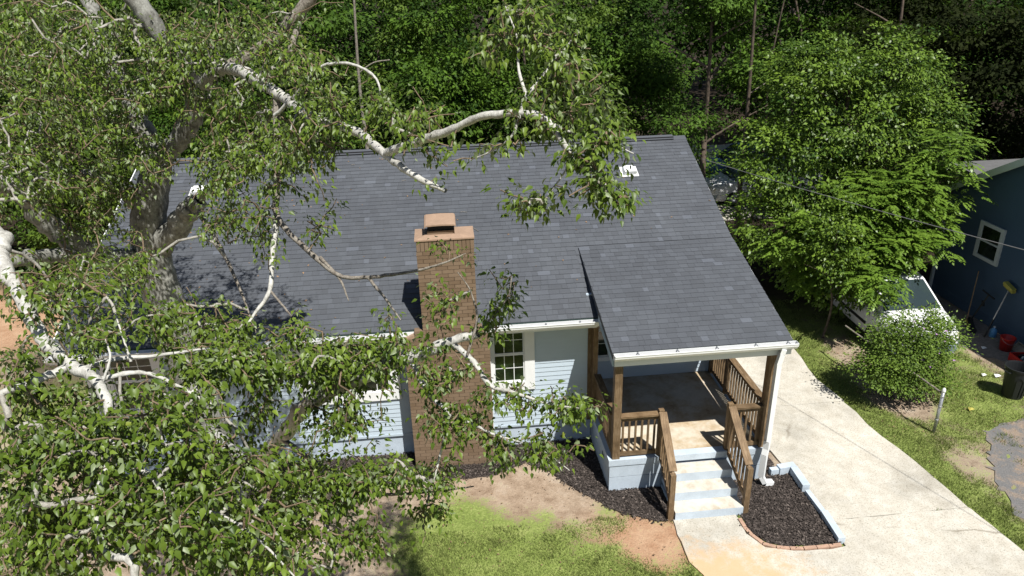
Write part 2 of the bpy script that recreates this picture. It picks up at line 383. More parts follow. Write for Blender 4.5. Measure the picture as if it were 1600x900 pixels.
# driveway in cast slabs, with shallow open joints
drive = link('driveway', None, kind='structure')
right_edge = [(5.95, 12.), (5.93, 3.3), (5.79, 1.39), (5.91, .54), (5.99, -.54), (6.21, -1.87), (6.33, -3.06), (6.51, -4.11), (6.9, -6.5)]
def xr(y):
    for (xa, ya), (xb, yb) in zip(right_edge, right_edge[1:]):
        if yb <= y <= ya: return xa+(xb-xa)*(y-ya)/(yb-ya)
    return 6.9
def slab(y0, y1, xl0, xl1, name='concrete_slab', seed=1, xl=None):
    n = 8; rr = random.Random(seed)
    R_ = [(xr(y0+(y1-y0)*k/n)+rr.uniform(-.03, .03), y0+(y1-y0)*k/n) for k in range(n+1)]
    pts = [(xl0, y0)]+R_+[(xl1, y1)]
    o = MB().prism(pts, -.05, .022).build(name, 'concrete', drive)
    return pts
polys = []
for k, (a, b_) in enumerate([(8.0, 12.), (4.62, 7.99), (.605, 4.61), (-3.0, .595)]):
    polys.append(slab(a, b_, 3.42 if a > -2 else 3.69, 3.42 if b_ > 1 else 3.42, seed=k))
# lower apron that meets the front walk
ap = [(3.69, -3.012), (3.66, -3.64)]+[(3.4, -3.66), (2.75, -3.63), (2.3, -3.48), (2.13, -3.12), (2.12, -2.6), (.98, -2.6), (.93, -3.0), (.95, -3.4), (.93, -3.65), (1.06, -3.95), (1.15, -4.6), (1.3, -6.5)]
ap = ap+[(6.9, -6.5), (6.51, -4.11), (6.33, -3.06), (6.32, -3.012)]
MB().prism(wob(ap, .2, .012), -.05, .022).build('concrete_slab', 'concrete', drive)
polys.append(ap)
MB().prism(wob([(7.35, -2.3), (7.0, -3.3), (7.3, -6.5), (14, -6.5), (14, -.9), (9.6, -.55), (8.2, -.85), (7.9, -1.4)], .14, .10, 4), -.05, .003).build('asphalt_patch', 'asphalt', kind='structure')
asph = [(7.35, -2.3), (7.0, -3.3), (7.3, -6.5), (14, -6.5), (14, -.9), (9.6, -.55), (8.2, -.85), (7.9, -1.4)]
MB().prism(wob([(10.35, 3.2), (10.2, 2.2), (10.9, 1.7), (11.55, 1.0), (11.58, 6), (10.6, 5)], .2, .08, 5), -.05, .004).build('gravel_strip', 'gravel', kind='structure')
MB().prism(wob([(6.2, 13.3), (12, 13.3), (14.5, 26), (7, 26)], .6, .15, 6), -.05, .012).build('gravel_parking_pad', 'concrete', kind='structure')

# mulch beds: mounded sheet + loose chips (stuff)
bedL = [(-9.6, -.02), (-9.6, -.9), (-4.3, -.98), (-2.2, -.95), (-1.45, -.62), (-1.0, -1.0), (-.5, -1.7), (.05, -2.3), (.7, -2.62), (1.02, -2.62), (1.02, -1.72), (.0, -1.72), (.0, -.02)]
bedR = [(2.2, -1.78), (2.2, -2.7), (2.23, -3.08), (2.4, -3.37), (2.75, -3.5), (3.2, -3.53), (3.58, -3.53), (3.58, -1.68), (3.05, -1.68), (3.05, -1.78)]
bedS = [(3.07, 4.4), (3.07, -1.62), (3.4, -1.6), (3.4, 4.4)]
for poly, s in ((bedL, 1), (bedR, 2), (bedS, 3)):
    MB().prism(wob(poly, .12, .02, s), -.05, .018).build('mulch_bed', 'mulch', kind='structure')
def scatter_poly(poly, dens):
    P = np.array(poly); lo, hi = P.min(0), P.max(0); n = int(dens*(hi-lo).prod()); x = rng.uniform(lo[0], hi[0], n); y = rng.uniform(lo[1], hi[1], n)
    k = inpoly(x, y, poly); return x[k], y[k]
cx_, cy_ = zip(*[scatter_poly(p, 2600 if s != 3 else 900) for p, s in ((bedL, 1), (bedR, 2), (bedS, 3))])
x = np.concatenate(cx_); y = np.concatenate(cy_); n = len(x)
u = rng.random(n)*2*PI; D = np.stack([np.cos(u), np.sin(u), rng.uniform(-.35, .35, n)], 1)
tn = rng.random(n)**2
me = leaves_mesh('mulch_chips', np.stack([x+rng.normal(0, .05, n), y+rng.normal(0, .05, n), rng.uniform(.018, .045, n)], 1)-D*.01, D, np.array([0, 0, 1.])+rng.normal(0, .35, (n, 3)), rng.uniform(.025, .07, n), 'mulch', True, tn)
link('mulch_chips', me, kind='stuff')

# grass blades (stuff)
def grass(x0, x1, y0, y1, dens, hmin, hmax):
    n = int((x1-x0)*(y1-y0)*dens); x = rng.uniform(x0, x1, n); y = rng.uniform(y0, y1, n)
    c = cover_f(x, y)+.22*np.sin(2.3*x+1.3*np.sin(3.1*y))*np.sin(2.9*y+1.7*np.sin(1.9*x))+rng.normal(0, .09, n)
    k = c > .55
    for p in polys+[bedL, bedR, bedS]: k &= ~inpoly(x, y, p)
    k &= ~(inpoly(x, y, asph) & (rng.random(n) > .02+.5*(np.sin(3*x+1.2*np.sin(4*y))*np.sin(3.7*y) > .45)*(x < 8.6)))
    k &= ~((y > 0) & (x < 3.2) & (x > -9.7)); return x[k], y[k]
gxy = [grass(-4.5, 1.4, -6, -2.4, 3600, .02, .05), grass(5.5, 7.2, -5.5, 6, 2800, .02, .05), grass(6.9, 11, -4.5, 5, 2400, .02, .05), grass(-14.5, -10.6, -1, 5, 900, .02, .05)]
x = np.concatenate([a for a, _ in gxy]); y = np.concatenate([a for _, a in gxy]); n = len(x)
h = rng.uniform(.018, .05, n)*(1+1.1*(np.sin(7*x+2*np.sin(5*y))*np.sin(8*y+1.5*np.sin(6*x)) > .55)); u = rng.random(n)*2*PI; wd = rng.uniform(.004, .008, n); ln = rng.uniform(0, .8, (n, 1))*np.stack([np.cos(u*3), np.sin(u*3)], 1)*h[:, None]
V = np.zeros((n, 3, 3)); V[:, 0] = np.stack([x-np.cos(u)*wd, y-np.sin(u)*wd, np.full(n, -.01)], 1); V[:, 1] = np.stack([x+np.cos(u)*wd, y+np.sin(u)*wd, np.full(n, -.01)], 1)
V[:, 2] = np.stack([x+ln[:, 0], y+ln[:, 1], h], 1)
link('lawn_grass', mesh_from('lawn_grass', V.reshape(-1, 3), np.arange(n*3).reshape(-1, 3), 'grass', np.repeat(rng.random(n), 3)), kind='stuff')
# dry leaf litter and clods
n = 5200; x = np.concatenate([rng.normal(7.1, .6, n//4), rng.uniform(6.4, 11, n//4), rng.uniform(-6, 1, n//4), rng.uniform(-14, -9.8, n//4)])
y = np.concatenate([rng.uniform(-.8, 3.2, n//4), rng.uniform(-2, 5, n//4), rng.uniform(-4.5, -.8, n//4), rng.uniform(-1, 6, n//4)]); n = len(x)
keep = ~inpoly(x, y, polys[3]) & ~inpoly(x, y, polys[2]) & ~inpoly(x, y, ap) & (rng.random(n) < .75); x = x[keep]; y = y[keep]; n = len(x)
u = rng.random(n)*2*PI
link('leaf_litter', leaves_mesh('leaf_litter', np.stack([x, y, rng.uniform(0, .02, n)], 1), np.stack([np.cos(u), np.sin(u), rng.uniform(-.2, .4, n)], 1), np.array([0, 0, 1.])+rng.normal(0, .4, (n, 3)), rng.uniform(.012, .06, n)*rng.random(n)**.5, 'litter', True), kind='stuff')

# painted border blocks and brick edging
bd = thing('border_kerb', 'pale blue painted block border round the mulch bed by the driveway', 'border', (3.4, -2.2, 0))
def lb(o): o.matrix_parent_inverse = Matrix.Translation(-Vector(o.parent.location)); return o
lb(MB().beam((3.2, -1.64, .07), (3.36, -1.63, .07), .1, .14).build('block', 'paintblue', bd))
lb(MB().beam((3.365, -1.63, .085), (3.71, -1.59, .085), .14, .18).build('block', 'paintblue', bd))
lb(MB().beam((3.655, -1.67, .085), (3.64, -2.22, .085), .14, .18).build('block', 'paintblue', bd))
lb(MB().beam((3.64, -2.27, .05), (3.655, -2.83, .05), .09, .11).build('block', 'paintblue', bd))
lb(MB().beam((3.66, -2.86, .06), (3.625, -3.55, .06), .12, .13).build('block', 'paintblue', bd))
be = thing('brick_edging', 'curved line of thin red bricks edging the front of the mulch bed', 'edging', (2.7, -3.5, 0))
pth = spline([(3.6, -3.6, 0), (3.2, -3.61, 0), (2.75, -3.58, 0), (2.33, -3.43, 0), (2.17, -3.1, 0), (2.14, -2.75, 0)], 30)
acc = 0; last = pth[0]
for a in range(1, len(pth)):
    if np.linalg.norm(pth[a]-last) >= .215:
        d = (pth[a]-last)/np.linalg.norm(pth[a]-last); zz = random.uniform(.012, .026)
        lb(MB().beam(last+d*.006+[0, 0, zz], pth[a]-d*.006+[0, 0, zz+random.uniform(-.004, .004)], .065, .055).build('brick', 'edgebrick', be)); last = pth[a]

# ------------------------------------------------------------------ the house
H = thing('house', 'pale blue house with dark shingle roof, brown brick chimney and front porch', 'house')
XL, XR = -9.65, 3.05; YR, ZR = 5.31, 5.17; YE, ZE = -.45, 3.08; SL = (ZR-ZE)/(YR-YE); HP = .72; PF = -1.72; RY = 1.19
ang = math.atan(SL)
def roofz(y): return ZE+SL*(y-YE)
def rx_(y): return XR+.15+.2*(min(y, YR)+1.8)/7.11
# roof bodies
front = MB()
def slabroof(mb, x0, x1, y0, z0, y1, z1, t):
    xa, xb = (rx_(y0)-.003, rx_(y1)-.003) if x1 > XR+.3 else (x1, x1)
    V = [(x0, y0, z0-t), (xa, y0, z0-t), (xb, y1, z1-t), (x0, y1, z1-t), (x0, y0, z0), (xa, y0, z0), (xb, y1, z1), (x0, y1, z1)]
    return mb.add(V, [(0, 3, 2, 1), (4, 5, 6, 7), (0, 1, 5, 4), (1, 2, 6, 5), (2, 3, 7, 6), (3, 0, 4, 7)])
mb = MB(); slabroof(mb, XL-.3, -.001, YE, ZE-.012, YR, ZR-.012, .14); slabroof(mb, 0, XR+.35, 1.46, roofz(1.46)-.012, YR, ZR-.012, .14)
slabroof(mb, XL-.3, XR+.35, YR+(YR-YE), ZE-.012, YR+.0005, ZR-.012, .14)
roof = mb.build('roof', 'shingle', H)
PY, PZ, HY = -1.80, 3.045, 1.46; HZ = roofz(HY)+.02; psl = (HZ-PZ)/(HY-PY); pang = math.atan(psl)
mb = MB(); slabroof(mb, -.03, XR+.35, PY, PZ-.012, HY, HZ-.012, .11)
proof = mb.build('porch_roof', 'shingle', H)

tabs = {}
EXPO = .139; TH = .007
def tab_mesh(wd, tn):
    k = (wd, tn)
    if k not in tabs:
        m_ = MB(); g = .0012; L = EXPO*1.08
        V = [(g, 0, 0), (wd-g, 0, 0), (wd-g, L, 0), (g, L, 0), (g, 0, TH+.003), (wd-g, 0, TH+.003), (wd-g, L, .001), (g, L, .001)]
        m_.add(V, [(4, 5, 6, 7), (0, 1, 5, 4), (1, 2, 6, 5), (3, 0, 4, 7)], tn); tabs[k] = m_.mesh('shingle', 'shingle')
    return tabs[k]
def shingle_plane(x0, x1, y0, z0, y1, z1, parent, single, skip=None, thick=None):
    L = math.hypot(y1-y0, z1-z0); a = math.atan2(z1-z0, y1-y0); n = int(L/EXPO)+1; rr = random.Random(int(x0*10)+5)
    fld = MB(); cnt = 0; ws = [.11, .14, .16, .18, .21, .26]
    for c in range(n):
        s = c*EXPO; yy = y0+math.cos(a)*s; zz = z0+math.sin(a)*s; x = x0-rr.uniform(0, .2)
        x1 = rx_(yy)
        while x < x1:
            wd = rr.choice(ws); xa = max(x, x0); xb = min(x+wd, x1); tn = rr.choice([.2, .3, .35, .4, .45, .5, .55, .62, .7, 1. if rr.random() < .35 else .5])
            if tn == .2 and rr.random() < .5: tn = .4
            x += wd
            if xb-xa < .03 or (skip and skip((xa+xb)/2, yy)): continue
            if s+EXPO > L+.02: continue
            if cnt < single and c >= 0 and (abs(xb-xa-wd) < 1e-6):
                link('shingle', tab_mesh(wd, tn), parent, (xa, yy, zz-.006), (a, 0, 0)); cnt += 1
            else:
                Mx = Matrix.Translation((xa, yy, zz-.006)) @ Matrix.Rotation(a, 4, 'X'); w_ = xb-xa; g = .0012; Lh = EXPO*1.08; T2 = TH+.003+(rr.random() < .3)*.003
                V = [Mx @ Vector(v) for v in ((g, 0, 0), (w_-g, 0, 0), (w_-g, Lh, 0), (g, Lh, 0), (g, 0, T2), (w_-g, 0, T2), (w_-g, Lh, .001), (g, Lh, .001))]
                fld.add(V, [(4, 5, 6, 7), (0, 1, 5, 4), (1, 2, 6, 5), (3, 0, 4, 7)], tn)
    fld.build('shingle_field', 'shingle', parent, kind='stuff')
shingle_plane(XL-.3, XR+.35, YE, ZE, YR, ZR, roof, 0, skip=lambda x, y: x > -.02 and y < 1.46-.02)
shingle_plane(-.035, XR+.35, PY, PZ, HY, HZ, proof, 300)
# ridge vent: raised cap with a slot painted dark as shade, ridge shingles over it
mb = MB(); mb.box(XL+.3, XR+.02, YR-.14, YR+.14, ZR-.04, ZR+.012); mb.build('vent_slot', 'dark', roof)
mb = MB()
for x0, x1, dz in ((XL-.3, XL+.3, 0), (XL+.3, XR+.02, .035), (XR+.02, XR+.35, 0)):
    V = [(x0, YR-.17, ZR-.055+dz), (x1, YR-.17, ZR-.055+dz), (x1, YR, ZR+.008+dz), (x0, YR, ZR+.008+dz), (x1, YR+.17, ZR-.055+dz), (x0, YR+.17, ZR-.055+dz)]
    V += [(a, b_, c-.015) for a, b_, c in V]
    mb.add(V, [(0, 1, 2, 3), (3, 2, 4, 5), (7, 6, 9, 8), (8, 9, 11, 10), (0, 6, 7, 1), (5, 4, 10, 11), (1, 7, 8, 2), (2, 8, 10, 4), (0, 3, 9, 6), (3, 5, 11, 9)])
mb.build('ridge_cap', 'shingle', roof)
for vx, vy in ((1.63, 3.93), (-8.3, 4.0)):
    vz = roofz(vy); mx = Matrix.Translation((vx, vy, vz)) @ Matrix.Rotation(ang, 4, 'X')
    mb = MB(); mb.box(-.2, .2, -.2, .2, .004, .02, Mx=mx); V = [(-.15, -.16, .02), (.15, -.16, .02), (.15, .16, .02), (-.15, .16, .02), (-.14, -.16, .13), (.14, -.16, .13), (.12, .15, .09), (-.12, .15, .09)]
    mb.add([mx @ Vector(v) for v in V], [(4, 5, 6, 7), (0, 1, 5, 4), (1, 2, 6, 5), (2, 3, 7, 6), (3, 0, 4, 7)]); mb.build('roof_vent', 'white', roof)

# walls: backing bodies and foundation
def siding(parent, a, b_, z0, z1, nrm, mat='siding', exp=.1, seglen=(2.2, 3.6), holes=(), seed=3, top=None):
    """lap boards on a vertical plane from a to b (xy), outward normal nrm; each board its own object"""
    rr = random.Random(seed); a = Vector((*a, 0)); b_ = Vector((*b_, 0)); L = (b_-a).length; d = (b_-a)/L; nv = Vector((*nrm, 0))
    Mx = Matrix(((d.x, -nv.x, 0, a.x), (d.y, -nv.y, 0, a.y), (0, 0, 1, 0), (0, 0, 0, 1))); rz = math.atan2(d.y, d.x); k = 0; z = z0; cache = {}
    while z < z1-.01:
        h = min(exp, z1-z); x = 0.
        hi = L if top is None else None
        while x < L-1e-3:
            w_ = rr.uniform(*seglen)
            if L-x-w_ < .6: w_ = L-x
            xa, xb = x, x+w_; x += w_
            if top:
                iv = top(z+h);
                if iv is None: continue
                xa = max(xa, iv[0]); xb = min(xb, iv[1])
                if xb-xa < .1: continue
            g = .0015
            V = [(xa+g, -.018, z), (xb-g, -.018, z), (xb-g, -.006, z+h+.004), (xa+g, -.006, z+h+.004), (xa+g, 0, z), (xb-g, 0, z), (xb-g, 0, z+h+.004), (xa+g, 0, z+h+.004)]
            V = [Mx @ Vector(v) for v in V]; c = sum((Vector(v) for v in V), Vector())/8
            F = [(0, 1, 2, 3), (0, 4, 5, 1), (0, 3, 7, 4), (1, 5, 6, 2)]
            link('siding_board', mesh_from('siding_board', [v-c for v in V], F, mat, [rr.random()]*8), parent, c-Vector(parent.location) if parent.parent is None else c)
        z += exp
fwall = MB().box(XL+.02, -.002, .0, .12, .5, 3.1).build('front_wall', 'siding', H)
siding(fwall, (XL+.02, 0), (-3.66, 0), .52, 2.98, (0, -1), seed=1)
siding(fwall, (-2.2, 0), (-.03, 0), .52, 2.98, (0, -1), seglen=(2.2, 2.3), seed=2)
bwall = MB().box(.05, XR, RY, RY+.12, .5, 3.4).build('porch_back_wall', 'siding', H)
siding(bwall, (.05, RY), (XR, RY), HP+.02, 3.0, (0, -1), seglen=(3, 3.1), seed=4)
# recessed side wall with the entrance door
MB().box(-.12, .0, .121, RY+.12, .5, 3.3).build('porch_side_wall', 'siding', H)
dr = MB().box(.004, .05, .2, 1.08, HP+.003, HP+2.05).build('door', 'white', H)
MB().lathe([(.0, 0), (.03, .0), (.035, .03), (0, .045)], 10).build('handle', 'silver', dr, (.052, .3, HP+1.), (0, PI/2, 0))
# gable end walls (triangular tops), lap grooves in the mesh
def gable(xp, sgn, y0):
    mb = MB(); z = .5; top = roofz
    y1 = 2*YR-y0 if sgn < 0 else 2*YR
    y1 = 2*YR
    while z < ZR-.3:
        za = z+.1; ya = y0; yb = y1
        if z > 2.9: ya = YE+(z-ZE+.25)/SL; yb = 2*YR-ya; ya = max(y0, ya)
        if yb-ya < .2: break
        mb.add([(xp+sgn*.018, ya, z), (xp+sgn*.018, yb, z), (xp+sgn*.004, yb, za), (xp+sgn*.004, ya, za), (xp, ya, z), (xp, yb, z)], [(0, 1, 2, 3) if sgn > 0 else (3, 2, 1, 0), (4, 5, 1, 0) if sgn > 0 else (0, 1, 5, 4)])
        z += .1
    return mb
gable(XR, 1, RY).build('gable_wall', 'siding', H); gable(XL, -1, 0).build('gable_wall', 'siding', H)
MB().box(XL+.01, XR-.01, 2*YR-.12, 2*YR, 0, 3.1).build('rear_wall', 'siding', H)
mb = MB(); mb.box(XL+.03, -.002, .015, .2, -.1, .5).box(XL+.03, XL+.2, .2, 2*YR-.2, -.1, .5).box(XR-.2, XR-.03, RY+.2, 2*YR-.2, -.1, .5); mb.build('foundation', 'paintblue', H)
MB().box(XL+.01, -3.66, -.03, .015, .47, .518).build('base_ledge', 'siding', H)
MB().box(-2.19, -.03, -.03, .015, .47, .518).build('base_ledge', 'siding', H)
MB().box(XL-.015, XL+.1, -.035, .0, .47, 2.98).box(XL-.035, XL-.015, -.035, .09, .47, 2.98).build('corner_trim', 'white', H)
MB().box(-.1, .025, -.03, -.0, .50, 2.98).build('corner_trim', 'wood', H)
# soffits, fascia, rake boards
mb = MB(); mb.box(XL-.3, .0, YE+.02, .0, 2.86, 2.885); mb.build('soffit', 'white', H)
MB().box(XL-.3, -.02, YE-.022, YE+.018, 2.87, 3.04).build('fascia', 'white', H)
def gutter(x0, x1, y, z, nm='gutter', mat='white'):   # y = back face, open box profile
    prof = [(0, .0), (-.075, .0), (-.09, .03), (-.115, .06), (-.12, .105), (-.128, .105), (-.128, .118), (-.11, .118), (-.11, .065), (-.083, .035), (-.07, .01), (-.008, .01), (-.008, .118), (0, .118)]
    n = len(prof); V = [(x0, y+a, z+c) for a, c in prof]+[(x1, y+a, z+c) for a, c in prof]
    F = [(i, n+i, n+(i+1) % n, (i+1) % n) for i in range(n)]
    mb = MB().add(V, F)
    for xx, s in ((x0, 1), (x1, -1)):
        out = [(xx, y+a, z+c) for a, c in prof[:8]]+[(xx, y, z+.118)]; o2 = [(xx+s*.006, p[1], p[2]) for p in out]; m_ = len(out)
        mb.add(out+o2, [tuple(range(m_)), tuple(range(m_, 2*m_))[::-1]]+[(i, m_+i, m_+(i+1) % m_, (i+1) % m_) for i in range(m_)])
    return mb.build(nm, mat, H)
g1 = gutter(XL-.32, -3.70, YE-.024, 2.935); g2 = gutter(-2.16, -.0, YE-.024, 2.935); g3 = gutter(-.02, XR+.19, PY-.022, 2.925)
for g, xs_, yy in ((g2, (-1.7, -1.0, -.35), YE-.03), (g1, (-9, -8, -7, -6, -5, -4.2), YE-.03), (g3, (.4, 1.1, 1.8, 2.5, 3.08), PY-.03)):
    for xx in xs_: MB().beam((xx, yy, 3.045), (xx, yy-.11, 3.04), .02, .008).build('hanger', 'silver', g)
MB().box(.0, XR+.145, PY-.002, PY+.03, 2.99, 3.036).build('drip_edge', 'edge', H)
MB().box(XL-.3, -.005, YE-.006, YE-.001, 3.04, 3.066).build('drip_edge', 'edge', H)
MB().box(.005, XR+.13, PY-.018, PY+.05, 2.775, 2.99).build('porch_beam', 'beam', H)
hz = lambda y: PZ+psl*(y-PY)
V = [(-.004, PY, PZ-.125), (-.004, YE-.13, hz(YE-.13)-.125), (-.004, YE-.13, hz(YE-.13)-.27), (-.004, PY, 2.775)]; V += [(v[0]-.022, v[1], v[2]) for v in V]
MB().add(V, [(0, 1, 2, 3), (7, 6, 5, 4), (0, 4, 5, 1), (2, 6, 7, 3), (3, 7, 4, 0)]).build('rake_board', 'trimblue', H)
V = [(-.012, PY+.02, PZ-.015), (-.012, HY, HZ-.015), (-.012, HY, HZ-.125), (-.012, PY+.02, PZ-.125)]; V += [(v[0]-.014, v[1], v[2]) for v in V]
MB().add(V, [(0, 1, 2, 3), (7, 6, 5, 4), (2, 6, 7, 3), (3, 7, 4, 0)]).build('rake_trim', 'navy', H)  # navy paints the shade on this left-facing edge
MB().add([(-.0035, YE+.0, roofz(YE)-.1), (-.0035, HY, HZ-.1), (-.0035, YE+.0, hz(YE)-.1)], [(0, 2, 1)]).build('side_flashing', 'navy', H)  # wedge wall turned from the sun, its shade put into the navy colour
def rake_piece(x0, y0, z0, x1, y1, z1):
    V = [(x0, y0, z0-.02), (x1, y1, z1-.02), (x1, y1, z1-.19), (x0, y0, z0-.19)]; V += [(v[0]-.022, v[1], v[2]) for v in V]
    MB().add(V, [(0, 1, 2, 3), (7, 6, 5, 4), (0, 4, 5, 1), (2, 6, 7, 3), (3, 7, 4, 0), (1, 5, 6, 2)]).build('rake_board', 'white', H)
for x0, y0, z0, x1, y1, z1 in ((rx_(PY)+.004, PY, PZ, rx_(HY)+.004, HY, HZ), (rx_(HY)+.004, HY, roofz(HY), rx_(YR)+.004, YR, ZR), (rx_(YR)+.004, YR, ZR, rx_(YR)+.004, 2*YR-YE, ZE), (XL-.322, YE, ZE, XL-.322, YR, ZR), (XL-.322, YR, ZR, XL-.322, 2*YR-YE, ZE)): rake_piece(x0, y0, z0, x1, y1, z1)
mb = MB(); slabroof(mb, .03, XR+.12, PY+.06, 2.96, HY, HZ-.13, .02); mb.build('porch_ceiling', 'white', H)

# windows on the front
def window(x0, x1, z0, z1, y=0., cols=3, rows=2, trim=.14, units=1, apron=.0):
    W = MB().box(x0-trim, x0, y-.05, y-.0, z0-trim, z1+trim).box(x1, x1+trim, y-.05, y-.0, z0-trim, z1+trim).box(x0, x1, y-.048, y-.0, z1, z1+trim).box(x0, x1, y-.06, y-.0, z0-trim-apron, z0).build('window', 'white', H)
    uw = (x1-x0)/units
    for u_ in range(units):
        a, b_ = x0+u_*uw+(.03 if u_ else 0), x0+(u_+1)*uw-(.03 if u_ < units-1 else 0)
        if u_: MB().box(a-.06, a, y-.047, y, z0, z1).build('mullion', 'white', W)
        zm = (z0+z1)/2
        for s0, s1, yo in ((z0, zm, -.032), (zm, z1, -.026)):
            f = .028
            MB().box(a, b_, y+yo, y, s0, s0+f).box(a, b_, y+yo, y, s1-f, s1).box(a, a+f, y+yo-.001, y, s0+f, s1-f).box(b_-f, b_, y+yo-.001, y, s0+f, s1-f).build('sash', 'white', W)
            pw = (b_-a-2*f)/cols; ph = (s1-s0-2*f)/rows
            for c in range(cols):
                for r in range(rows):
                    g = .007; MB().box(a+f+c*pw+g, a+f+(c+1)*pw-g, y+yo+.008, y+yo+.011, s0+f+r*ph+g, s0+f+(r+1)*ph-g).build('pane', 'glass', W)
            mb = MB()
            for c in range(1, cols): mb.box(a+f+c*pw-g, a+f+c*pw+g, y+yo+.004, y, s0+f, s1-f)
            for r in range(1, rows): mb.box(a+f, b_-f, y+yo+.005, y, s0+f+r*ph-g, s0+f+r*ph+g)
            mb.build('muntins', 'white', W)
    return W
window(-1.99, -1.37, 1.56, 2.8, trim=.2, cols=3, rows=2)
window(-5.6, -4.05, 1.56, 2.8, trim=.2, units=2)
window(-9.2, -8.42, 1.56, 2.8, trim=.18)
window(.12, .62, 1.3, 2.6, y=RY, trim=.1, cols=2)
# downspouts
def spout(pts, nm='downspout', wd=.075, hd=.055):
    mb = MB()
    for a, b_ in zip(pts, pts[1:]): mb.beam(a, b_, wd, hd)
    return mb.build(nm, 'white', H)
spout([(3.0, PY-.085, 2.93), (2.98, PY-.08, 2.84), (2.94, PY-.075, 2.62), (2.935, PY-.075, 1.0), (2.93, PY-.08, .82), (2.9, PY-.11, .7), (2.89, PY-.12, .22), (2.96, PY-.15, .09), (3.12, PY-.13, .06)], wd=.105, hd=.085)
spout([(-2.08, -.52, 2.93), (-2.08, -.47, 2.86), (-2.08, -.09, 2.68), (-2.08, -.055, 2.5), (-2.08, -.055, .3), (-2.08, -.12, .12)], wd=.08, hd=.06)
spout([(-9.58, -.52, 2.93), (-9.58, -.09, 2.68), (-9.58, -.065, 2.5), (-9.58, -.065, .2)])

# chimney
CH = MB().box(-3.275, -2.295, -.555, .02, 2.9, 4.80).box(-3.64, -2.09, -.555, -.005, -.1, 2.95).build('chimney', 'mortar', H)
bricks = {}; bcnt = [0]; bfield = MB()
def brick(x0, x1, y0, y1, z0, z1, tn, single):
    if single and bcnt[0] < 300:
        k = (round(x1-x0, 3), round(y1-y0, 3), round(z1-z0, 3), tn)
        if k not in bricks:
            a, b_, c = (x1-x0)/2, (y1-y0)/2, (z1-z0)/2; bricks[k] = MB().box(-a, a, -b_, b_, -c, c, tn).mesh('brick', 'brick')
        link('brick', bricks[k], CH, ((x0+x1)/2, (y0+y1)/2, (z0+z1)/2)); bcnt[0] += 1
    else: bfield.box(x0, x1, y0, y1, z0, z1, tn)
rb = random.Random(11); CO = .0735; G = .0075
def ring(x0, x1, yb, z, single, h=CO):
    """one course: front bricks as singles, side bricks in the field"""
    off = 0 if round(z/CO) % 2 else .105
    x = x0
    first = True
    while x < x1-.01:
        w_ = (.21-off) if first and off else .21
        first = False
        xb = min(x+w_, x1)
        if x1-xb < .05: xb = x1
        yo = rb.uniform(-.002, .0015)
        brick(x+(G if x > x0 else 0), xb, -.57+yo, -.48, z+G, z+h, rb.choice([.1, .3, .5, .7, .9]), single and xb-x > .08); x = xb
    for sx, s in ((x0, -1), (x1, 1)):
        y = -.475 if off else -.375
        if not off: bfield.box(*(sorted((sx-s*.015*-1*0, sx-s*.09))), -.475, -.475+.09, z+G, z+h, rb.random())
        while y < yb-.02:
            y2 = min(y+.2, yb); a, b_ = sorted((sx+s*.0, sx-s*.09)); bfield.box(a, b_, y+G, y2, z+G, z+h, rb.random()); y = y2
z = 4.64
brk = []
# soldier course on top
x = -3.29
while x < -2.29:
    brick(x+G, x+.0725, -.572, -.48, 4.64+G, 4.85-.012, rb.choice([.1, .3, .5, .7]), True); x += .0727
for s, sx in ((-1, -3.29), (1, -2.28)):
    y = -.48
    while y < .0: a, b_ = sorted((sx, sx-s*.09)); bfield.box(a, b_, y+G, y+.0725, 4.64+G, 4.838, rb.random()); y += .0727
n = int((4.64-3.1)/CO)
for k in range(n+1): ring(-3.29, -2.28, .02, 4.64-(k+1)*CO, True)
zlow = 4.64-(n+1)*CO
# sloped shoulders
for s, xi, xo in ((-1, -3.29, -3.655), (1, -2.28, -2.075)):
    V = [(xi, -.56, zlow), (xo, -.56, zlow-.16), (xo, -.0, zlow-.16), (xi, -.0, zlow)]; V += [(a, b_, c-.1) for a, b_, c in V]
    MB().add(V, [(0, 1, 2, 3) if s < 0 else (3, 2, 1, 0), (0, 4, 5, 1) if s > 0 else (1, 5, 4, 0), (1, 5, 6, 2)]).build('shoulder', 'cap', CH)
z = zlow-CO; kk = 0
while z > -.06:
    if z > zlow-.17: ring(-3.45, -2.2, .0, z, True)
    else: ring(-3.655, -2.075, .0, z, True)
    z -= CO
# bottom courses: plinth slightly wider is not present; cleanout door
co = MB().box(-3.07, -2.68, -.592, -.56, .52, .78).build('cleanout_door', 'brick', CH)
MB().box(-3.1, -2.65, -.60, -.56, .78, .80).box(-3.1, -2.65, -.60, -.56, .5, .52).box(-3.1, -3.07, -.60, -.56, .52, .78).box(-2.68, -2.65, -.60, -.56, .52, .78).build('cleanout_frame', 'brick', CH)
bfield.build('brick_field', 'brick', CH, kind='stuff')
MB().box(-3.31, -2.262, -.588, .04, 4.84, 4.865).add([(-3.30, -.58, 4.865), (-2.27, -.58, 4.865), (-2.27, .03, 4.865), (-3.30, .03, 4.865), (-3.12, -.45, 4.90), (-2.52, -.45, 4.90), (-2.52, -.08, 4.90), (-3.12, -.08, 4.90)], [(4, 5, 6, 7), (0, 1, 5, 4), (1, 2, 6, 5), (2, 3, 7, 6), (3, 0, 4, 7)]).build('crown', 'cap', CH)
MB().box(-3.08, -2.6, -.42, -.12, 4.90, 4.96).build('flue', 'brick', CH)
MB().box(-3.06, -2.62, -.39, -.13, 4.96, 5.09).build('flue_opening', 'dark', CH)  # solid block, the dark inside of the flue painted on
mb = MB()
for a in range(9):
    t0 = a/8; xx = -3.13+t0*.56
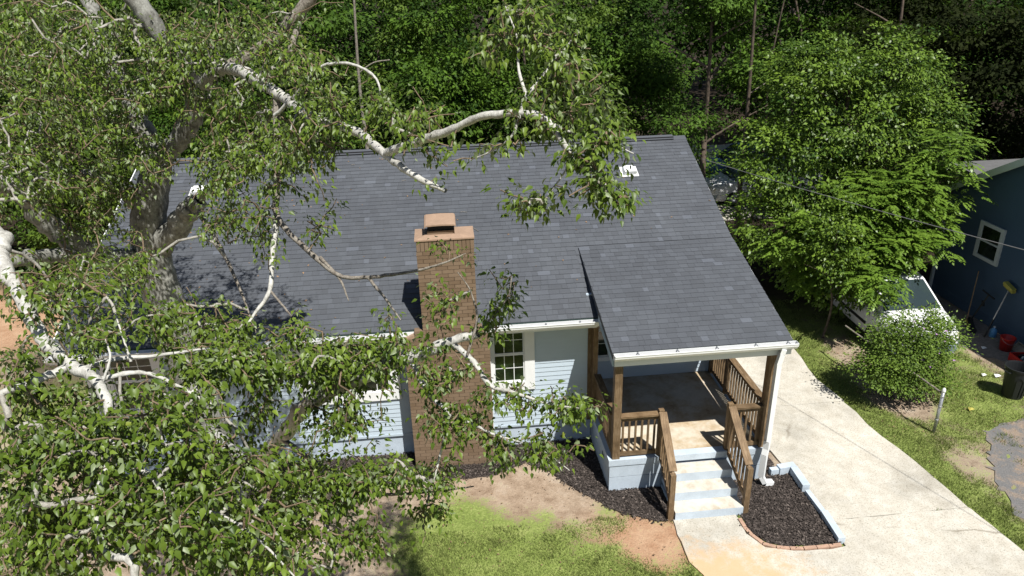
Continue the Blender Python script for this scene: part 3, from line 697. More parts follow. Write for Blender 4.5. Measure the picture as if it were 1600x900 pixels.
prof = [(-3.13, 5.07), (-3.12, 5.10), (-3.09, 5.115), (-2.95, 5.122), (-2.85, 5.124), (-2.75, 5.122), (-2.61, 5.115), (-2.58, 5.10), (-2.57, 5.07)]
n = len(prof); V = [(a, -.50, c-.02) for a, c in prof]+[(a, -.04, c+.04) for a, c in prof]+[(a, -.50, c-.045) for a, c in prof]+[(a, -.04, c+.015) for a, c in prof]
F = [(i, i+1, n+i+1, n+i) for i in range(n-1)]+[(2*n+i+1, 2*n+i, 3*n+i, 3*n+i+1) for i in range(n-1)]+[(i+1, i, 2*n+i, 2*n+i+1) for i in range(n-1)]+[(n+i, n+i+1, 3*n+i+1, 3*n+i) for i in range(n-1)]
MB().add(V, F).build('flue_cap', 'cap', CH)

# porch base, floor, steps
pb = MB().box(.03, XR-.03, PF+.03, .0, 0, .585).box(.03, XR-.03, .0, RY-.001, 0, .585).build('porch_base', 'paintblue', H)
for z0, z1 in ((.0, .318), (.33, .588)):
    MB().box(.004, 1.0, PF+.004, PF+.06, z0, z1).build('block_course', 'paintblue', pb)
    MB().box(2.25, XR-.004, PF+.004, PF+.06, z0, z1).build('block_course', 'paintblue', pb)
    for a, b_ in ((-1.655, -.84), (-.835, -.0)): MB().box(.005, .06, a, b_, z0, z1).build('block_course', 'paintblue', pb)
    MB().box(XR-.06, XR-.003, PF+.065, RY, z0, z1).build('block_course', 'paintblue', pb)
for yy in (-1.25, -1.14): MB().box(.001, .02, yy, yy+.05, .40, .50).build('block_hole', 'dark', pb)  # blocks painted dark for the shade in the holes
MB().box(-.015, XR+.015, PF-.012, PF+.16, .592, HP).box(-.015, .14, PF+.16, .0, .592, HP).box(XR-.14, XR+.015, PF+.16, RY, .592, HP).build('porch_lip', 'paintblue', H)
MB().box(.14, XR-.14, PF+.16, RY, .6, HP-.003).build('porch_floor', 'floor', H)
ST = MB().box(1.02, 2.23, PF-.93+.01, PF-.0, -.05, .02).build('steps', 'paintblue', H)
for k, (zt, ya) in enumerate(((.54, PF-.31), (.36, PF-.62), (.18, PF-.93))):
    MB().box(1.0, 2.25, ya, PF-.014 if k == 0 else ya+.318, zt-.095, zt).build('tread', 'tread', ST)
    MB().box(1.0, 2.25, ya-.006, ya-.0015, zt-.178, zt-.003).build('riser', 'paintblue', ST)
    MB().box(1.01, 2.24, ya+.002, PF-.013, zt-.178, zt-.096).build('step_core', 'paintblue', ST)

# porch posts and railings
pm = {}
def stick(nm, parent, a, b_, wd, ht, mat='wood'):
    a = Vector(a); b_ = Vector(b_); L = round((b_-a).length, 3); k = (L, wd, ht, mat)
    if k not in pm:
        pm[k] = MB().box(-wd/2, wd/2, -ht/2, ht/2, 0, L).mesh(nm, mat)
    d = (b_-a).normalized()
    if abs(d.z) > .999: rot = (0, 0, 0)
    else:
        sd = Vector((-d.y, d.x, 0)).normalized(); u = sd.cross(d)*-1
        rot = Matrix((sd, d.cross(sd), d)).transposed().to_euler()
    o = link(nm, pm[k], parent, a, rot); return o
PX0, PX1 = .08, XR-.09
for p in ((PX0+.045, PF+.09), (PX1-.02, PF+.09)): stick('porch_post', H, (*p, HP), (*p, 2.8), .14, .14)
stick('porch_post', H, (.035, -.09, HP), (.035, -.09, 3.0), .1, .1)
stick('porch_post', H, (PX1, RY-.08, HP), (PX1, RY-.08, 3.0), .1, .1)
RT = HP+.91
def railing(a, b_, n, ra=RT, rbz=RT, ba=HP+.08, bb=HP+.08, cap=.135, posts=()):
    rl = thing('railing', '', ''); del rl['label']; del rl['category']; rl.parent = H
    a = Vector(a); b_ = Vector(b_); rl.location = (0, 0, 0)
    stick('top_rail', rl, (a.x, a.y, ra), (b_.x, b_.y, rbz), cap, .036)
    stick('under_rail', rl, (a.x, a.y, ra-.063), (b_.x, b_.y, rbz-.063), .04, .085)
    stick('bottom_rail', rl, (a.x, a.y, ba), (b_.x, b_.y, bb), .04, .085)
    for k in range(n):
        t = (k+.5)/n; p = a.lerp(b_, t); stick('baluster', rl, (p.x, p.y, ba+(bb-ba)*t-.02), (p.x, p.y, ra+(rbz-ra)*t-.025), .035, .035)
    for (x_, y_, z0, z1) in posts: stick('newel_post', rl, (x_, y_, z0), (x_, y_, z1), .095, .095)
    return rl
yf = PF+.075
railing((PX0, yf+.09), (PX0, -.14), 14)
railing((PX0+.11, yf), (.90, yf), 6, posts=((.955, yf, HP, RT+.08),))
railing((2.30, yf), (PX1-.09, yf), 5, posts=((2.255, yf, HP, RT+.1),))
railing((PX1, yf+.09), (PX1, .19), 14, posts=((PX1, .24, HP, RT+.04),))
railing((PX1, .29), (PX1, RY-.13), 7)
railing((.965, yf-.05), (.93, -2.56), 7, RT+.05, 1.03, HP-.0, .32, cap=.14, posts=((.92, -2.6, 0, 1.0),))
railing((2.265, yf-.05), (2.30, -2.56), 7, RT+.05, 1.03, HP-.0, .32, cap=.14, posts=((2.305, -2.6, 0, 1.0),))

# ------------------------------------------------------------------ forest and right-hand trees
def trunk_obj(parent, h, r, seed, mat='bark_dark', lean=.05, nb=7, z0=.25):
    rr = np.random.default_rng(seed)
    P = np.array([(0, 0, -.1), (0, 0, h*.25), (0, 0, h*.5), (0, 0, h*.75), (0, 0, h)], float); P[1:, :2] += rr.normal(0, h*lean*.5, (4, 2)); P = spline(P, 5)
    rad = np.linspace(r, r*.25, len(P)); V, F = tube_np(P, rad, 7)
    o = link('trunk', mesh_from('trunk', V, F, mat, None, True), parent)
    Vs, Fs, b = [], [], 0
    for k in range(nb):
        t = rr.uniform(z0, .95); p = P[int(t*(len(P)-1))]; a = rr.uniform(0, 2*PI); L = h*.3*(1.15-t*.6)
        q = np.array([p, p+[math.cos(a)*L*.4, math.sin(a)*L*.4, L*.25], p+[math.cos(a)*L, math.sin(a)*L, L*.55]]); q = spline(q, 4)
        v, f = tube_np(q, np.linspace(r*.4, r*.08, len(q)), 5); Vs.append(v); Fs.append(f+b); b += len(v)
    link('limbs', mesh_from('limbs', np.concatenate(Vs), np.concatenate(Fs), mat, None, True), parent, kind='stuff')
    return o

def crown_mesh(seed, blobs, ncl, per, leaf, mat, csize=.55, droop=.5, pinn=False, shell=.45):
    """blobs: list of (cx,cy,cz,rx,ry,rz,weight)"""
    g = np.random.default_rng(seed); B = np.array(blobs, float); w_ = B[:, 6]/B[:, 6].sum(); idx = g.choice(len(B), ncl, p=w_)
    d = g.normal(size=(ncl, 3)); d /= np.linalg.norm(d, axis=1)[:, None]; rr = shell+(1.06-shell)*g.random(ncl)**.6
    rr *= 1+.14*np.sin(5*d[:, 0]+seed)*np.sin(4*d[:, 2]+2*seed)+.1*np.sin(9*d[:, 1])
    C = B[idx, :3]+d*rr[:, None]*B[idx, 3:6]; sz = csize*g.uniform(.5, 1.25, ncl)
    if not pinn:
        n = ncl*per; ci = np.repeat(np.arange(ncl), per)
        off = g.normal(size=(n, 3))*np.array([1, 1, .34]); P = C[ci]+off*sz[ci][:, None]*.55
        D = d[ci]*.5+off*.4+g.normal(size=(n, 3))*.45; D[:, 2] -= droop*.7
        N = d[ci]*.35+np.array([.1, -.25, 1.])+g.normal(size=(n, 3))*.33
        S = leaf*g.uniform(.6, 1.25, n); tn = np.clip(.35*g.random(n)+.65*g.random(ncl)[ci], 0, .95)
    else:
        nr = ncl*per; ci = np.repeat(np.arange(ncl), per); az = g.uniform(0, 2*PI, nr)
        A = np.stack([np.cos(az), np.sin(az), g.uniform(-.3, .35, nr)], 1)+d[ci]*.5; A /= np.linalg.norm(A, axis=1)[:, None]
        O = C[ci]+g.normal(size=(nr, 3))*sz[ci][:, None]*.25; k = 13; L = g.uniform(.28, .45, nr)
        t = np.tile(np.repeat(np.linspace(.25, 1, 7), 2)[:k], nr); sg = np.tile(np.array([1, -1]*7)[:k], nr); ri = np.repeat(np.arange(nr), k)
        side = np.cross(A, [0, 0, 1.]); side /= np.linalg.norm(side, axis=1)[:, None]+1e-9
        P = O[ri]+A[ri]*(t*L[ri])[:, None]; P[:, 2] -= .35*t*t*L[ri]
        last = np.tile(np.arange(k) == k-1, nr)
        D = side[ri]*sg[:, None]*np.where(last, .05, 1)[:, None]+A[ri]*.7; D[:, 2] -= .35; N = np.array([0, 0, 1.])+g.normal(size=(nr*k, 3))*.2
        S = leaf*g.uniform(.8, 1.2, nr*k); tn = np.clip(.3*g.random(nr*k)+.7*g.random(ncl)[ci][ri], 0, .95)
    me = leaves_mesh('crown', P, D, N, S, mat, True, tn)
    return me
def tree(name, label, cat, loc, h, r, me, seed, group=None, sc_=1., rz=0., bark_='bark_dark', nb=7, crown_dz=0):
    t = thing(name, label, cat, loc, rz, group); t.scale = (sc_, sc_, sc_)
    trunk_obj(t, h, r, seed, bark_, nb=nb); link('crown', me, t, (0, 0, crown_dz), kind='stuff'); return t

FV = []
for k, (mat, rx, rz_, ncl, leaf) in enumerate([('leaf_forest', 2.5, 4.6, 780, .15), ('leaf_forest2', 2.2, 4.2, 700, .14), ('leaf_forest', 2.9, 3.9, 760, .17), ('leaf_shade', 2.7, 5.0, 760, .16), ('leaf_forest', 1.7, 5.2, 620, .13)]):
    g = np.random.default_rng(50+k); bl = []
    for q in range(9):
        a = g.uniform(0, 2*PI); rr_ = g.uniform(.2, .75)*rx; zc = g.uniform(.22, 1)*2*rz_
        bl.append((math.cos(a)*rr_, math.sin(a)*rr_, zc, rx*g.uniform(.35, .6), rx*g.uniform(.35, .6), g.uniform(.5, 1.1), 1))
    FV.append((crown_mesh(60+k, bl, int(ncl*.52), 44, leaf, mat, .5, shell=.5), 2*rz_))
front_row = [  # x, y, variant, scale, label
    (-19.5, 9.5, 0, 1.1, 'broad green forest tree at the far left edge beyond the clay patch'),
    (-15.8, 12.6, 2, 1.05, 'spreading green tree behind the clay patch left of the house'),
    (-13.2, 9.3, 1, 1.0, 'yellow green tree behind the left gable of the house'),
    (-10.4, 12.2, 0, 1.0, 'dense tree behind the left end of the roof ridge'),
    (-7.2, 13.0, 2, 1.05, 'wide tree behind the pale forked trunk and the left roof vent'),
    (-4.9, 14.6, 1, 1.05, 'yellow green tree behind the thin bare pole trunk'),
    (-2.6, 13.4, 2, 1.0, 'bushy tree straight behind the chimney, above the ridge'),
    (.2, 14.2, 0, 1.0, 'dark green tree behind the middle of the roof ridge'),
    (2.2, 12.8, 1, .95, 'light green tree behind the right roof vent'),
    (4.0, 15.6, 0, 1.1, 'tall dark tree above the dark gap right of the ridge'),
    (6.0, 10.6, 4, 1.0, 'narrow leafy tree just right of the roof gable, left of the big crown'),
    (10.2, 13.6, 0, 1.1, 'tall tree behind the big round crown on the right'),
    (13.6, 12.6, 3, 1.1, 'tree with painted shade behind the neighbouring navy house, left one'),
    (16.8, 13.8, 3, 1.15, 'tree with painted shade behind the neighbouring navy house, right one'),
    (19.8, 12.5, 3, 1.0, 'tree with painted shade at the upper right edge of the picture'),
    (-22.5, 13.8, 1, 1.1, 'yellow green tree in the upper left corner of the wood')]
for k, (x, y, v, s_, lab) in enumerate(front_row):
    me, h = FV[v]; tree('forest_tree', lab, 'tree', (x, y, 0), h*.78, .14, me, 200+k, 'trees of the wood behind the house', s_, k*1.3, nb=6)
# deeper wood as one mass
bl = []
g = np.random.default_rng(5)
for q in range(240):
    y_ = g.uniform(16, 25); xq = g.uniform(-1.25, 1.3)*(y_+12.5); xq += 6 if 7 < xq < 13 else 0; bl.append((xq, y_, g.uniform(.5, 13.5), 2.4, 2.0, 2.0, 1))
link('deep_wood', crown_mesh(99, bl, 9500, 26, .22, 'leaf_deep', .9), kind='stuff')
bl = []
for q in range(200):
    y_ = g.uniform(33, 50); bl.append((g.uniform(-1.1, 1.15)*(y_+12.5), y_, g.uniform(.5, 14), 4.2, 3, 3.2, 1))
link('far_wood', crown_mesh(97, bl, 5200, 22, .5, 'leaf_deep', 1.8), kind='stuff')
g = np.random.default_rng(8)
# undergrowth against the wood edge
bl = [(x, g.uniform(11.0, 12.5), .4, 1.5, 1.0, 1.1, 1) for x in np.arange(-24, 23, 1.5) if not 6 < x < 11]
link('undergrowth', crown_mesh(98, bl, 1500, 22, .12, 'leaf_forest', .5), kind='stuff')
# bare thin trunks seen in front of the wood
for (x, y, h, r, lean, lab) in [(-5.3, 11.3, 10.5, .09, .3, 'thin bare grey trunk rising behind the ridge left of the middle'), (6.6, 8.9, 9.2, .10, -.2, 'bare brown trunk standing beside the narrow leafy tree right of the gable'), (9.0, 13.2, 9.6, .06, .5, 'slanting pale trunk above the big round crown')]:
    t = thing('bare_trunk', lab, 'tree', (x, y, 0)); P = spline([(0, 0, -.1), (lean*.3, 0, h*.3), (lean*.2, .1, h*.6), (lean, 0, h)], 6)
    V, F = tube_np(P, np.linspace(r, r*.3, len(P)), 7); link('trunk', mesh_from('trunk', V, F, 'bark_twig' if x < 0 else 'bark_dark', None, True), t)
    q = P[int(len(P)*.66)]; V, F = tube_np(spline([q, q+[.5, 0, .3], q+[1.0, .1, .35]], 4), .02, 5); link('branch', mesh_from('branch', V, F, 'bark_twig', None, True), t)

# big round crown on the right and the lower tree with feathery leaves in front of it
bl = [(0, 0, 5.2, 2.3, 1.9, 1.8, 3), (-1.5, -.4, 3.9, 1.6, 1.5, 1.4, 2), (1.3, -.2, 4.4, 1.8, 1.5, 1.4, 2), (-.9, .2, 6.3, 1.4, 1.3, 1.0, 1.2), (1.3, .1, 6.4, 1.4, 1.2, 1.2, 1.2), (-1.9, -.7, 2.3, 1.2, 1.1, 1.2, 1.4), (2.5, 0, 5.0, 1.1, 1, .9, .8), (-.4, -.9, 2.2, 1.4, 1, 1.2, 1.4), (1.1, -1., 2.5, 1.2, 1, 1, 1), (-1.3, -2.2, 1.7, .8, .9, .9, .9), (-.9, -1.4, 1.2, .9, .7, .7, .7), (-1.15, -3.2, 1.5, .65, .6, .8, .7), (-1.5, -2.6, 2.4, .7, .6, .6, .6)]
tree('broadleaf_tree', 'large round crowned glossy green tree left of the navy house', 'tree', (8.6, 7.2, 0), 6.2, .15, crown_mesh(31, bl, 1100, 50, .12, 'leaf_right', .46, .6, shell=.55), 31, nb=9)
bl = [(0, 0, 3.3, 1.3, 1.1, .7, 2), (1.2, -.1, 3.6, 1.0, 1, .6, 1.4), (.5, -.3, 2.4, 1.2, .9, .5, 1.5), (-1.2, -.2, 2.7, .9, .9, .6, 1), (1.5, -.2, 2.7, .7, .8, .5, 1), (1.6, 0, 4.5, .6, .7, .5, .6), (-.9, -1.9, 1.8, .5, .5, .4, .6), (-2.2, -.2, 2.4, .6, .6, .5, .6), (-.6, -.7, 1.9, 1.1, .7, .5, 1.1), (.3, -1.0, 2.3, 1.0, .6, .4, 1), (-1.5, -.4, 1.6, .7, .6, .5, .7)]
tree('pinnate_tree', 'bright green tree with feathery compound leaves drooping over the parked white minivan', 'tree', (8.6, 4.9, 0), 3.6, .08, crown_mesh(37, bl, 480, 7, .105, 'leaf_pinnate', .5, pinn=True), 37, nb=9)
bl = [(0, 0, 2.7, .55, .5, .8, 1), (.25, 0, 1.9, .45, .45, .5, .7), (-.2, .1, 3.6, .5, .5, .6, .6)]
tree('young_tree', 'slim young tree at the edge of the driveway lawn beside the fence pipe', 'tree', (6.95, 3.6, 0), 3.4, .035, crown_mesh(38, bl, 110, 20, .1, 'leaf_right', .3), 38, nb=5)
# flowering shrub
bl = [(-.3, 0, 1.2, .7, .7, .85, 2), (0, 0, 1.4, .85, .7, .8, 3), (.35, .1, 1.7, .6, .55, .5, 1.5), (-.35, -.1, .95, .6, .6, .5, 1.2), (.75, 0, 1.3, .4, .45, .45, 1), (.9, .3, 2.05, .25, .3, .2, .35), (-.6, .1, 1.95, .25, .3, .45, .5), (.1, -.2, .6, .55, .5, .35, .7), (1.15, .2, 1.7, .3, .3, .3, .5), (-1.0, 0, 1.1, .3, .3, .4, .4), (-.1, 0, 2.3, .2, .25, .35, .35), (.45, 0, 2.35, .15, .2, .3, .25), (.7, -.3, .75, .35, .3, .3, .5)]
sh = thing('flowering_shrub', 'leafy green shrub with a few lilac flowers in front of the white minivan', 'shrub', (7.15, .6, 0)); sh.scale = (.95, .95, .84)
link('crown', crown_mesh(41, bl, 900, 24, .07, 'leaf_shrub', .27, .2, shell=.35), sh, kind='stuff')
Vs, Fs, b = [], [], 0
for k in range(11):
    a = rng.uniform(0, 2*PI); rr_ = rng.uniform(.3, .8); v, f = tube_np(spline([(0, 0, -.05), (math.cos(a)*rr_*.3, math.sin(a)*rr_*.3, .6), (math.cos(a)*rr_, math.sin(a)*rr_, 1.6)], 4), np.linspace(.018, .006, 9), 5)
    Vs.append(v); Fs.append(f+b); b += len(v)
link('stems', mesh_from('stems', np.concatenate(Vs), np.concatenate(Fs), 'bark_twig'), sh, kind='stuff')
for k, (a, b_, c) in enumerate([(-.1, -.2, 2.0), (.25, -.1, 2.12), (.55, -.15, 1.95), (.75, -.2, 1.75), (.5, -.4, 1.55), (.95, -.3, 1.45), (.35, -.45, 1.2), (.8, -.1, 2.0), (.15, .1, 2.2), (1.05, -.25, 1.2), (.1, -.5, 1.45)]):
    P = np.tile([a, b_, c], (5, 1)); an = np.arange(5)*2*PI/5
    link('flower', leaves_mesh('flower', P, np.stack([np.cos(an), np.sin(an)*.8, np.full(5, .5)], 1), np.tile([0., -.3, 1], (5, 1))+.01, np.full(5, .05), 'purple', True), sh)

# ------------------------------------------------------------------ neighbour's navy house, right
NX = 11.6
N = thing('neighbour_house', 'dark navy clapboard house with grey trim standing at the right edge', 'house', (NX, 2.0, 0))
def nb(o): o.matrix_parent_inverse = Matrix.Translation((-NX, -2.0, 0)); return o
nr = lambda y: 3.02+.56*(6.28-y) if y > 2 else 3.02+.56*(6.28-4+y)   # rake line of the gable
body = MB(); V = [(NX+.02, 6.1, -.1), (NX+.02, -2.1, -.1), (NX+.02, -2.1, nr(-2.1)-.05), (NX+.02, 2.0, nr(2.0)-.05), (NX+.02, 6.1, nr(6.1)-.05)]
V += [(a+9, b_, c) for a, b_, c in V]
nwall = nb(body.add(V, [(0, 1, 2, 3, 4), (9, 8, 7, 6, 5), (1, 6, 7, 2), (5, 0, 4, 9)]).build('gable_wall', 'navy', N))
def ntop(z):
    if z < 3.0: return (0, 8.2)
    t = (z-3.02)/.56; a = max(0, t-.05); b_ = 8.2-a
    return (a-.1+.0, b_) if b_-a > .3 else None
siding(nwall, (NX+.02, 6.1), (NX+.02, -2.1), .25, 4.9, (-1, 0), 'navy', .17, (2.4, 4), seed=9, top=ntop)
nb(MB().box(NX-.012, NX+.3, -2.1, 6.1, -.05, .25).build('foundation', 'navy', N))
mb = MB()
for sgn, ya, yb in ((1, 6.45, 2.0), (-1, -2.45, 2.0)):
    V = [(NX-.22, ya, nr(ya)+.06), (NX-.22, yb, nr(yb)+.06), (NX+9, yb, nr(yb)+.06), (NX+9, ya, nr(ya)+.06)]; V2 = [(a, b_, c-.1) for a, b_, c in V]
    F = [(0, 1, 2, 3), (7, 6, 5, 4), (0, 4, 5, 1), (1, 5, 6, 2), (2, 6, 7, 3), (3, 7, 4, 0)]
    if sgn > 0: F = [f[::-1] for f in F]
    nb(MB().add(V+V2, F).build('roof', 'silverroof', N))
    V = [(NX-.25, ya, nr(ya)+.07), (NX-.25, yb, nr(yb)+.07), (NX-.25, yb, nr(yb)-.13), (NX-.25, ya, nr(ya)-.13)]; V2 = [(a+.028, b_, c) for a, b_, c in V]
    nb(MB().add(V+V2, F).build('rake_board', 'navytrim', N))
wy0, wy1, wz0, wz1 = 3.9, 4.57, 1.74, 2.55
nw = MB().box(NX-.05, NX+.01, wy0-.11, wy0, wz0-.1, wz1+.1).box(NX-.05, NX+.01, wy1, wy1+.11, wz0-.1, wz1+.1).box(NX-.048, NX+.01, wy0, wy1, wz1, wz1+.1).box(NX-.055, NX+.01, wy0, wy1, wz0-.1, wz0).build('window', 'navytrim', nwall)
for a, b_ in ((wz0+.01, 2.12), (2.17, wz1-.01)): MB().box(NX-.03, NX-.02, wy0+.02, wy1-.02, a, b_).build('pane', 'glass', nw)
MB().box(NX-.04, NX, wy0, wy1, 2.12, 2.17).build('meeting_rail', 'navytrim', nw)
nb(MB().box(NX-.1, NX-.02, 6.0, 6.07, .0, 2.9).build('downspout', 'navytrim', N))
# rear lean-to roof with posts
pr = thing('rear_porch', 'grey flat roofed porch on thin posts behind the navy house', 'porch', (15.6, 8.4, -.5))
MB().add([(-2.1, -.7, 3.5), (3, -.7, 3.5), (3, .5, 3.6), (-2.1, .5, 3.6), (-2.1, -.7, 3.42), (3, -.7, 3.42), (3, .5, 3.5), (-2.1, .5, 3.5)], [(0, 1, 2, 3), (7, 6, 5, 4), (0, 4, 5, 1), (1, 5, 6, 2), (2, 6, 7, 3), (3, 7, 4, 0)]).build('roof', 'silverroof', pr)
MB().box(-2.12, 3, -.73, -.7, 3.28, 3.49).build('fascia', 'navytrim', pr)
for a in (-2.0, -.7, .7, 2.1): MB().box(a, a+.08, -.66, -.58, 0, 3.4).build('post', 'navytrim', pr)

# utility wire from the gable to the street
wr = thing('utility_wire', 'thin grey service wire running from the roof gable down to the right', 'wire', (3.42, 4.0, 4.9))
P = [(3.42, 4.0, 4.88)]+[tuple(np.array((3.42, 4.0, 4.88))*(1-t)+np.array((13.3, -20.2, 6.3))*t-np.array((0, 0, 4.*.45*t*(1-t)))) for t in np.linspace(.05, 1, 28)]
o = MB().tube(P, .0065, 6).build('cable', 'wire', wr); o.matrix_parent_inverse = Matrix.Translation((-3.42, -4.0, -4.9))

# leftover chain-link fence: corner post and a top pipe
fp = thing('fence_post', 'grey metal fence post with white cap leaning in the grass by the driveway', 'post', (7.16, -.75, 0))
MB().lathe([(.033, -.1), (.033, 1.0)], 12).build('post', 'silver', fp, smooth=True); MB().lathe([(.036, .98), (.04, 1.0), (.036, 1.04), (.015, 1.075), (.001, 1.08)], 12).build('cap', 'white', fp, smooth=True)
for z in (.3, .62, .86): MB().lathe([(.033, z), (.039, z+.003), (.039, z+.027), (.033, z+.03)], 12).build('clamp', 'silver', fp)
fpp = thing('fence_pipe', 'rusty horizontal fence pipe running from the post through the shrub', 'pipe', (7.14, -.7, .95))
P = spline([(0, 0, 0), (-.06, .6, .0), (-.22, 2.1, -.02), (-.36, 3.1, .01)], 6); MB().tube(P, .02, 7).build('pipe', 'bark_twig', fpp)

# ------------------------------------------------------------------ cars
def minivan(name, label, loc, rotz, paint='carpaint'):
    c = thing(name, label, 'car', loc, rotz)
    st = [(-.04, .55, .42, .60), (.0, .74, .3, .74), (.12, .84, .24, .84), (.45, .9, .22, .95), (.92, .92, .22, 1.05), (1.5, .93, .22, 1.08), (2.8, .93, .22, 1.08), (4.2, .92, .24, 1.08), (4.6, .88, .28, 1.06), (4.72, .8, .38, .98)]
    def ring_(y, w_, zl, zt): return [(-w_*.9, y, zl), (-w_, y, zl+.1), (-w_*1.01, y, (zl+zt)/2), (-w_*.97, y, zt-.12), (-w_*.9, y, zt-.03), (-w_*.7, y, zt+.01), (0, y, zt+.035), (w_*.7, y, zt+.01), (w_*.9, y, zt-.03), (w_*.97, y, zt-.12), (w_*1.01, y, (zl+zt)/2), (w_, y, zl+.1), (w_*.9, y, zl)]
    V = []; F = []; k = 13
    for s_ in st: V += ring_(*s_)
    for a in range(len(st)-1):
        for b_ in range(k): F.append((a*k+b_, a*k+(b_+1) % k, (a+1)*k+(b_+1) % k, (a+1)*k+b_))
    F.append(tuple(range(k))[::-1]); F.append(tuple((len(st)-1)*k+b_ for b_ in range(k)))
    body = MB().add(V, [f[::-1] for f in F]).build('body', paint, c, smooth=True)
    # cabin: lower outline z 1.08, roof 1.72
    lo = [(-.80, .82), (.80, .82), (.86, 1.2), (.86, 4.35), (.76, 4.62), (-.76, 4.62), (-.86, 4.35), (-.86, 1.2)]
    hi = [(-.60, 1.52), (.60, 1.52), (.66, 1.75), (.66, 4.2), (.6, 4.4), (-.6, 4.4), (-.66, 4.2), (-.66, 1.75)]
    V = [(x, y, 1.03) for x, y in lo]+[(x, y, 1.60) for x, y in hi]+[(x*.86, y+(.1 if y < 3 else -.1), 1.65) for x, y in hi]
    F = [(i, (i+1) % 8, 8+(i+1) % 8, 8+i) for i in range(8)]+[(8+i, 8+(i+1) % 8, 16+(i+1) % 8, 16+i) for i in range(8)]+[tuple(range(16, 24))]
    MB().add(V, F).build('cabin', paint, c)
    def quad(name, P, mat, off):
        P = [Vector(p) for p in P]; nn = (P[1]-P[0]).cross(P[3]-P[0]).normalized(); cen = sum(P, Vector())/4
        P = [cen+(p-cen)*.93+nn*off for p in P]; Q = [p-nn*.01 for p in P]
        MB().add([*P, *Q], [(0, 1, 2, 3), (0, 4, 5, 1), (1, 5, 6, 2), (2, 6, 7, 3), (3, 7, 4, 0)]).build(name, mat, c)
    quad('windshield', [(-.80, .82, 1.03), (.80, .82, 1.03), (.60, 1.52, 1.60), (-.60, 1.52, 1.60)], 'carglass', .01)
    quad('rear_window', [(.76, 4.62, 1.1), (-.76, 4.62, 1.1), (-.6, 4.4, 1.59), (.6, 4.4, 1.59)], 'carglass', .01)
    for s_ in (1, -1):
        for ya, yb, yc, yd in ((1.25, 2.2, 2.2, 1.78), (2.3, 3.25, 3.25, 2.3), (3.35, 4.3, 4.15, 3.35)):
            P = [(s_*.86, ya, 1.06), (s_*.86, yb, 1.06), (s_*.665, yc, 1.59), (s_*.665, yd, 1.59)]
            quad('side_window', P if s_ > 0 else [P[1], P[0], P[3], P[2]], 'carglass', .012)
        MB().box(min(s_*.925, s_*.95), max(s_*.925, s_*.95), 1.2, 3.7, .52, .6).build('side_moulding', 'rubber', c)
        if s_ < 0: MB().box(min(s_*.9, s_*1.08), max(s_*.9, s_*1.08), 1.25, 1.38, 1.04, 1.2).build('mirror', paint, c)
        mb = MB().add([(s_*.35, -.03, .58), (s_*.75, .02, .58), (s_*.80, .07, .74), (s_*.38, .0, .75), (s_*.35, .1, .58), (s_*.75, .15, .58), (s_*.80, .2, .76), (s_*.38, .13, .78)], [(0, 1, 2, 3) if s_ > 0 else (3, 2, 1, 0), (3, 2, 6, 7) if s_ > 0 else (7, 6, 2, 3), (1, 5, 6, 2) if s_ > 0 else (2, 6, 5, 1)])
        mb.build('headlight', 'headlamp', c)
        for y in (.85, 3.85):
            wh = thing('wheel', '', ''); del wh['label']; del wh['category']; wh.parent = c; wh.location = (s_*.84, y, .32); wh.rotation_euler = (0, PI/2*s_, 0)
            MB().lathe([(.2, -.09), (.31, -.09), (.33, -.05), (.33, .07), (.3, .1), (.2, .1)], 22, capb=False, capt=False).build('tyre', 'rubber', wh, smooth=True)
            MB().lathe([(.2, .06), (.17, .08), (.06, .1), (.05, .085), (0.001, .085)], 22, capb=False).build('rim', 'silver', wh, smooth=True)
    V = [(-.86, .1, .26), (-.6, -.09, .26), (.6, -.09, .26), (.86, .1, .26), (-.9, .14, .5), (-.62, -.12, .5), (.62, -.12, .5), (.9, .14, .5), (-.82, .3, .5), (.82, .3, .5)]
    MB().add(V, [(0, 1, 5, 4), (1, 2, 6, 5), (2, 3, 7, 6), (4, 5, 6, 7, 9, 8)]).build('bumper', 'bumper', c)
    MB().box(-.32, .32, -.055, .0, .6, .7).build('grille', 'black_plastic', c)
    for s_ in (-.35, .2): MB().beam((s_, .84, 1.08), (s_+.42, .95, 1.16), .02, .015).build('wiper', 'rubber', c)
    return c
minivan('minivan', 'white minivan parked behind the flowering shrub beside the navy house', (8.72, 1.98, 0), R(-2))
minivan('parked_car', 'white car on the far parking pad behind the house, nearer of two', (8.1, 15.9, 0), R(-90))
minivan('parked_car', 'blue car on the far parking pad behind the house, farther of two', (8.9, 18.7, 0), R(-90), 'bluecar')

# ------------------------------------------------------------------ yard things along the navy wall
tc = thing('trash_can', 'black wheeled-less plastic trash can standing open on the grass'.replace('wheeled-less ', 'tapered '), 'trash can', (9.74, .32, 0))
MB().lathe([(.19, 0), (.205, .02), (.255, .56), (.265, .70), (.285, .71), (.29, .755), (.27, .76), (.262, .72), (.25, .6), (.2, .03)], 26, capt=False).build('body', 'black_plastic', tc, smooth=False)
MB().lathe([(.0, .03), (.2, .031)], 20, capb=False, capt=False).build('inside_bottom', 'dark', tc)
for a in (0, PI):
    MB().tube([(.27*math.cos(a+t), .27*math.sin(a+t), z) for t, z in ((-.3, .76), (-.32, .70), (0, .68), (.32, .70), (.3, .76))] if False else [((.26+.05*k)*math.cos(a+t), (.26+.05*k)*math.sin(a+t), .66) for t, k in ((-.35, 0), (-.3, 1), (0, 1.2), (.3, 1), (.35, 0))], .014, 6).build('handle', 'black_plastic', tc)
mb = MB()
